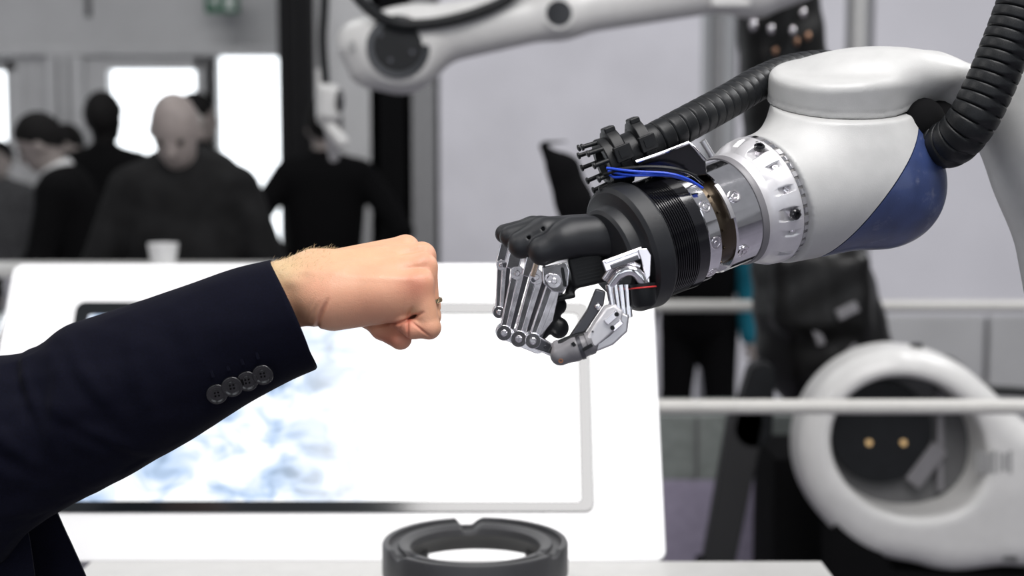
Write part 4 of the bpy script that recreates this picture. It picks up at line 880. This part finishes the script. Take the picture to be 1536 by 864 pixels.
# back of the hand
def back(P):
    d = rbox(P, (892, 354, 0), (56, 29, 44), 22)
    d = smin(d, cap(P, (905, 350, 22), (845, 358, 30), 27, 25), 12); d = smin(d, cap(P, (845, 360, 30), (813, 374, 32), 24, 22), 10)
    b2 = smin(cap(P, (880, 349, 0), (820, 350, 6), 27, 24), cap(P, (820, 350, 6), (782, 367, 8), 23, 20.5), 8)
    b3 = smin(cap(P, (880, 349, -22), (810, 346, -16), 27, 20), cap(P, (810, 346, -16), (766, 356, -16), 20, 17), 8)
    b4 = smin(cap(P, (880, 350, -40), (800, 345, -38), 25, 18), cap(P, (800, 345, -38), (757, 353, -38), 18, 15), 8)
    d = smin(d, b2, 5); d = smin(d, b3, 5); d = smin(d, b4, 5)
    d = smin(d, cap(P, (930, 352, 0), (948, 352, -6), 30, 32), 14)
    for c in ((793, 355, 26), (814, 342, 34), (913, 348, 44)): d = smax(d, -(np.linalg.norm((P - np.array(c))[..., :2], axis=-1) - 2.6) - 0 * P[..., 0] - (P[..., 2] < c[2] - 14) * 20, .6)
    return d
sdf_obj('back_shell', back, (735, 310, -75), (985, 408, 66), 1.5, M['shell_black'], hd, Y=Y)
def pal(P):
    d = rbox(P, (880, 402, 4), (26, 24, 30), 6, ((.97, -.22, 0), (.22, .97, 0), (0, 0, 1)))
    d = smin(d, cap(P, (862, 415, 18), (852, 440, 18), 9, 6), 8); return smin(d, rbox(P, (848, 443, 16), (14, 4, 12), 3, ((.97, -.2, 0), (.2, .97, 0), (0, 0, 1))), 4)
sdf_obj('palm', pal, (825, 370, -35), (925, 460, 48), 1.4, M['black_plastic'], hd, Y=Y)
for k in range(6):
    mb = MB(Y); mb.bar((862 + k * .8, 392 + k * 5.2, 34.2), (900 - k * .4, 384 + k * 5.2, 34.2), 1.6, 1.4); mb.build('palm_rib', M['black_rubber'], hd, smooth=False)
# fingers
def pin(f, c, r, h_, m='dark_metal'):
    mb = MB(Y); c = np.array(c, float); mb.lathe(c, (0, 0, 1), [(0, r), (h_, r), (h_ + .6, r * .8), (h_ + .6, r * .45), (h_ - .6, r * .4)], 20); mb.build('joint_pin', M[m], f, angle=30)
def finger(k_, top, mid, tip, z, w, near=False):
    f = MB(Y); t_, m_ = np.array(top + (z,), float), np.array(mid + (z,), float)
    f.stadium(t_ + (0, 0, -w * .32), m_ + (0, 0, -w * .32), w * .95, w * .8, 2.6)
    fo = f.build('finger', M['steel'], hd, bevel=.0004)
    mb = MB(Y); mb.stadium(t_ + (-w * .18, 0, w * .2), m_ + (-w * .12, 0, w * .2), w * .5, w * .42, 3.0); mb.build('link_bar', M['chrome'], fo, bevel=.0005)
    mb = MB(Y); mb.stadium(t_ + (w * .3, 3, w * .28), m_ + (w * .26, -3, w * .28), w * .42, w * .38, 2.4); mb.build('link_bar', M['steel'], fo, bevel=.0004)
    mb = MB(Y); mb.cyl(t_ + (0, 0, -w * .6), t_ + (0, 0, w * .6), w * .55, 24); mb.build('knuckle_joint', M['steel'], fo, bevel=.0004); pin(fo, t_ + (0, 0, w * .6), w * .24, 1.2, 'steel')
    mb = MB(Y); mb.cyl(m_ + (0, 0, -w * .65), m_ + (0, 0, w * .55), w * .62, 28); mb.cyl(m_ + (0, 0, -w * .8), m_ + (0, 0, -w * .65), w * .7, 28); mb.build('middle_joint', M['chrome'], fo, bevel=.0006); pin(fo, m_ + (0, 0, w * .55), w * .26, 1.0, 'steel')
    mb = MB(Y); mb.stadium(t_ + (w * .55, 4, -w * .4), m_ + (w * .5, -6, -w * .4), w * .75, w * .6, 2.4); mb.build('rear_blade', M['dark_metal'], fo, bevel=.0004)
    e_ = np.array(tip + (z - 2,), float); mb = MB(Y); mb.stadium(m_, e_, w * 1.1, w * .9, w * .7); mb.build('distal_link', M['steel'], fo, bevel=.0006)
    return fo
fD = finger(0, (752, 400), (748, 472), (775, 484), -40, 15)
fC = finger(1, (776, 410), (756, 500), (786, 514), -14, 19)
fB = finger(2, (804, 414), (778, 506), (806, 520), 8, 20)
fA = finger(3, (830, 418), (799, 506), (826, 521), 30, 19)
mb = MB(Y); mb.plate([(818, 425, 32), (838, 432, 32), (828, 478, 32), (812, 498, 32), (797, 503, 32), (800, 480, 32)], (0, 0, 1), 5); mb.build('side_plate', M['steel'], fA, bevel=.0006)
for x, y in ((826, 446), (821, 458)): mb = MB(Y); mb.cyl((x, y, 33), (x, y, 35.2), 2.2, 12); mb.build('rivet', M['dark_metal'], fA)
mb = MB(Y); mb.stadium((799, 507, 36), (826, 519, 36), 19, 13, 7); mb.build('distal_cover', M['dark_metal'], fA, bevel=.0008); pin(fA, (799, 507, 39.5), 4.6, 1.2, 'steel'); pin(fA, (817, 515, 39.5), 2.4, .8)
for fo, x, y, z, w_ in ((fD, 754, 382, -38, 14), (fC, 772, 390, -14, 20), (fB, 797, 400, 12, 22)):
    mb = MB(Y); mb.box((x, y, z), (w_, 30, 12), ((.97, .24, 0), (-.24, .97, 0), (0, 0, 1))); mb.build('knuckle_block', M['chrome'], fo, bevel=.001)
    mb = MB(Y); mb.bar((x + w_ * .8, y - 12, z + 4), (x + w_ * .9, y + 14, z + 4), 5, 5); mb.build('push_rod', M['steel'], fo, bevel=.0006)
    mb = MB(Y); mb.cyl((x + 3, y + 18, z + 4), (x + 3, y + 18, z + 9), 3.6, 16); mb.build('joint_pin', M['dark_metal'], fo)
mb = MB(Y); mb.plate([(812, 398, 32), (848, 390, 32), (853, 402, 32), (851, 424, 32), (843, 436, 32), (828, 434, 32), (814, 422, 32)], (0, 0, 1), 14); mb.build('knuckle_block', M['chrome'], fA, bevel=.0012)
mb = MB(Y); mb.annulus((824, 414, 39), (0, 0, 1), [(0, 4.5), (3.5, 4.5), (3.5, 7.6), (0, 7.6)], 24); mb.build('bearing', M['steel'], fA, bevel=.0004); pin(fA, (824, 414, 38), 4.2, 1)
mb = MB(Y); mb.stadium((842, 400, 40), (846, 424, 40), 5, 5, 3); mb.build('slot', M['black_rubber'], fA)
mb = MB(Y); mb.box((803, 396, 26), (7, 34, 14), ((.96, .27, 0), (-.27, .96, 0), (0, 0, 1))); mb.build('push_rod', mat('warm_steel', (.72, .56, .44), .15, metal=1.0), fA, bevel=.0008)
def pads(P):
    d = smin(cap(P, (833, 446, 2), (824, 482, 4), 13, 15), cap(P, (824, 482, 4), (812, 498, 6), 14, 11), 6)
    d = smin(d, ell(P, (838, 491, 6), (15, 16, 14)), 3); return smin(d, ell(P, (838, 458, 0), (12, 14, 13)), 3)
sdf_obj('fingertip_pad', pads, (790, 425, -25), (862, 520, 28), 1.3, M['black_rubber'], hd, Y=Y)
# thumb
TZ = 62
th_ = MB(Y, TZ); th_.bar((903, 397, 30), (962, 376, 24), 17, 12); tb_ = th_.build('thumb', M['steel'], hd, bevel=.001)
P_ = lambda name, m, f, bev=.0008, par=None: (lambda mb_: (f(mb_), mb_.build(name, M[m], par or tb_, bevel=bev))[1])(MB(Y, TZ))
P_('rail', 'chrome', lambda m: m.bar((905, 391, 37), (958, 372, 31), 4, 4))
P_('slot_plate', 'dark_metal', lambda m: m.bar((914, 398, 37), (955, 383, 32), 7, 2))
P_('side_bracket', 'steel', lambda m: m.plate([(953, 371, 34), (967, 370, 34), (973, 380, 34), (972, 410, 34), (966, 420, 34), (960, 392, 34)], (0, 0, 1), 6))
P_('hinge_arm', 'chrome', lambda m: m.tube(spline([(915, 425, 24), (928, 408, 30), (945, 403, 34), (957, 412, 34), (964, 432, 30)], 6), 8, 14))
P_('hinge_arm', 'steel', lambda m: m.tube(spline([(905, 418, 14), (920, 398, 20), (940, 392, 26), (958, 398, 26)], 6), 5, 12))
for k in range(4): P_('tendon_cylinder', 'chrome', lambda m: m.cyl((912 + k * 9, 424 - k * 0, 26 - abs(k - 1) * 5), (920 + k * 7.5, 474, 26 - abs(k - 1) * 5), 5.4, 18))
P_('thumb_body', 'satin_alu', lambda m: m.plate([(906, 457, 24), (918, 453, 24), (932, 462, 24), (927, 484, 24), (905, 503, 24), (890, 516, 24), (879, 510, 24), (877, 502, 24), (890, 480, 24)], (0.1, 0.1, 1), 22), .0025)
P_('thumb_side', 'alu', lambda m: m.plate([(922, 462, 18), (942, 470, 18), (939, 494, 18), (918, 514, 18), (893, 524, 18), (890, 514, 18), (912, 498, 18), (928, 482, 18)], (0, 0, 1), 24), .0025)
P_('lever', 'steel', lambda m: m.bar((906, 480, 37), (924, 464, 37), 10, 5)); P_('lever', 'steel', lambda m: m.bar((916, 490, 36), (930, 478, 35), 8, 5))
for x, y in ((922, 467), (916, 487)): P_('screw_hole', 'black_rubber', lambda m: m.cyl((x, y, 37), (x, y, 40.5), 3.4, 14), 0)
P_('screw_hole', 'dark_metal', lambda m: m.cyl((887, 493, 34), (887, 493, 36.5), 1.6, 12), 0)
P_('thumb_blade', 'dark_metal', lambda m: m.plate([(893, 432, 6), (908, 436, 6), (905, 456, 6), (872, 505, 6), (852, 506, 6), (880, 464, 6)], (0, 0, 1), 16), .002)
P_('ball_joint', 'chrome', lambda m: m.sph((896, 458, 18), 5.5, 16), 0)
def tipf(P): return smin(smin(cap(P, (884, 513, 20), (862, 521, 20), 15.5, 17.5), cap(P, (862, 521, 20), (840, 530, 20), 17, 15.5), 5), cap(P, (868, 514, 14), (836, 518, 14), 10, 10), 5)
V_, Q_ = nets(tipf, (815, 490, -6), (906, 556, 44), 1.3); k_ = 1 - TZ / F; V_ = np.stack([768 + (V_[:, 0] - 768) * k_, 230 + (V_[:, 1] - 230) * k_, V_[:, 2] + TZ], 1); mesh_obj('thumb_tip', W(V_, Y), Q_[:, ::-1], M['grey_plastic'], tb_)
P_('tip_pad', 'black_rubber', lambda m: m.tube(spline([(880, 503, 16), (858, 509, 16), (838, 518, 16), (829, 530, 16)], 5), 9, 14))
P_('collar', 'dark_metal', lambda m: m.annulus((870, 518, 20), (.93, -.33, 0), [(-3, 17), (-3, 19), (3, 19), (3, 17)], 36), 0)
P_('collar', 'grey_plastic', lambda m: m.annulus((884, 512, 20), (.93, -.33, 0), [(-4, 14), (-4, 17.5), (4, 17.5), (4, 14)], 36), 0)
P_('slot', 'black_rubber', lambda m: m.bar((872, 520, 38), (886, 512, 37), 5, 3), 0); P_('slot', 'black_rubber', lambda m: m.bar((857, 509, 36), (861, 514, 36), 5, 3), 0)
P_('pin_ring', 'copper', lambda m: m.annulus((840, 536, 33.5), (0, .2, 1), [(0, 2.0), (1.6, 2.0), (1.6, 3.6), (0, 3.6)], 20), 0)
# black cup with red rim
mb = MB(Y, TZ + 4); ca = unit([.10, 1, .12]); mb.annulus((962, 424, 18), ca, [(0, 15), (0, 19), (30, 17.5), (34, 14), (34, 4), (28, 4), (26, 14)], 40); cu = mb.build('cable_gland', M['black_rubber'], hd, angle=40)
mb = MB(Y, TZ + 4); mb.tube(np.array([np.array([962, 424, 18]) + ca * 6 + 19.4 * (np.array([1, -.1, 0]) * math.cos(a_) + unit(np.cross([1, -.1, 0], ca)) * math.sin(a_)) * (1, 1, 1) for a_ in np.linspace(-.1, math.pi + .1, 24)]), 1.1, 8)
rr = mb.build('red_rim', M['red_line'], cu)
for x in (955, 962, 969): mb = MB(Y, TZ + 4); mb.cyl((x, 404, 24), (x + 2, 430, 24), 2.2, 10); mb.build('wire_lead', M['chrome'] if x != 962 else M['black_rubber'], hd)

# ------------------------------------------------------------------ corrugated hoses and the hose clamp
def hose(name, pts, R_, pitch, label, seam=None, rr=None):
    P = spline([K(*p) for p in pts], 60); L_ = np.concatenate([[0], np.cumsum(np.linalg.norm(np.diff(P, axis=0), axis=1))]); step = pitch / 12; s_ = np.arange(0, L_[-1], step)
    P2 = np.stack([np.interp(s_, L_, P[:, i]) for i in range(3)], 1)
    def rf(i, th):
        f = (s_[i] / pitch) % 1; r = R_ * (1 + .014 * math.sin(math.pi * f)) if True else R_
        r0 = np.full(len(th), r * (1 - .0 * f)); wdt = .085 * np.ones(len(th))
        if seam is not None: wdt = wdt + .30 * np.exp(-((((th - seam + math.pi) % (2 * math.pi)) - math.pi) / .22) ** 2)
        g = np.clip(1 - np.minimum(f, 1 - f) / wdt * 1.0, 0, 1); return r0 - g ** .6 * R_ * .11
    mb = MB(Y); mb.tube(P2, R_, 40, rf); return tag(mb.build(name, M['black_rubber'], angle=80), label, 'hose', 'corrugated hoses of the robot arm')
hose('corrugated_hose', [(928, 238, -26), (980, 212, -36), (1040, 180, -80), (1095, 150, -150), (1140, 124, -220), (1190, 105, -290), (1250, 100, -335), (1310, 120, -350)], 28, 22, 'black corrugated hose running from the hose clamp up behind the silver arm')
hose('corrugated_hose', [(1600, -120, -60), (1548, -30, -56), (1513, 60, -52), (1484, 130, -50), (1455, 185, -56), (1425, 215, -90), (1395, 212, -150), (1375, 200, -190)], 37.5, 18, 'thick black corrugated hose hanging in front of the arm at the right edge', seam=1.95)
hcl = empty('hose_clamp', Vector(W([[930, 230, -30]], Y)[0]), 'black plastic hose clamp with pronged end beside the blue wires', 'clamp')
c0 = K(975, 219, -34); c1 = K(895, 251, -16); hx = unit(c1 - c0); hu = unit(np.array([0, -1.0, 0]) - hx * np.dot([0, -1.0, 0], hx)); hf_ = np.cross(hx, hu); hf_ = hf_ if hf_[2] > 0 else -hf_
def hp(t, u, f): return c0 + hx * t + hu * u + hf_ * f
def octr(t, r, top): return [hp(t, r * math.sin(a) * (top if math.sin(a) > .5 else 1), r * math.cos(a)) for a in np.linspace(0, 2 * math.pi, 16, endpoint=False)]
for t0, t1, r_ in ((3, 24, 41), (44, 66, 42)):
    mb = MB(Y); mb.ring([np.array(octr(t0, r_ * .9, 1.12)), np.array(octr(t0 + 3, r_, 1.16)), np.array(octr(t1 - 3, r_, 1.16)), np.array(octr(t1, r_ * .88, 1.1))]); mb.build('clamp_ring', M['black_plastic'], hcl, bevel=.0008, angle=30)
    mb = MB(Y); mb.box(hp((t0 + t1) / 2, 10, r_ - 1), (t1 - t0 + 5, 24, 9), (hx, hu, hf_)); mb.build('clamp_latch', M['black_plastic'], hcl, bevel=.001)
    mb = MB(Y); mb.box(hp((t0 + t1) / 2, 10, r_ + 4), (t1 - t0 - 8, 12, 2), (hx, hu, hf_)); mb.build('latch_window', M['black_rubber'], hcl, smooth=False)
    mb = MB(Y); mb.box(hp((t0 + t1) / 2, r_ * 1.12, 6), (t1 - t0 - 4, 10, 24), (hx, hu, hf_)); mb.build('clamp_bolt_boss', M['black_plastic'], hcl, bevel=.002)
mb = MB(Y); mb.cyl(hp(14, 0, 0), hp(72, 0, 0), 33, 32); mb.build('inner_sleeve', M['black_rubber'], hcl)
mb = MB(Y); mb.annulus(hp(64, 0, 0), hx, [(0, 20), (0, 39), (14, 40), (16, 38), (16, 26)], 36); mb.build('end_ring', M['black_plastic'], hcl, angle=30)
for k in range(11):
    a_ = k * 2 * math.pi / 11 + .2; u_, f_ = 36 * math.sin(a_), 36 * math.cos(a_)
    mb = MB(Y); mb.cyl(hp(76, u_, f_), hp(102, u_ * 1.06, f_ * 1.06), 3.4, 12); mb.lathe(hp(100, u_ * 1.06, f_ * 1.06), hx, [(0, 3.4), (1.5, 5.4), (4, 5.4), (5, 3)], 14); mb.build('prong', M['black_plastic'], hcl)
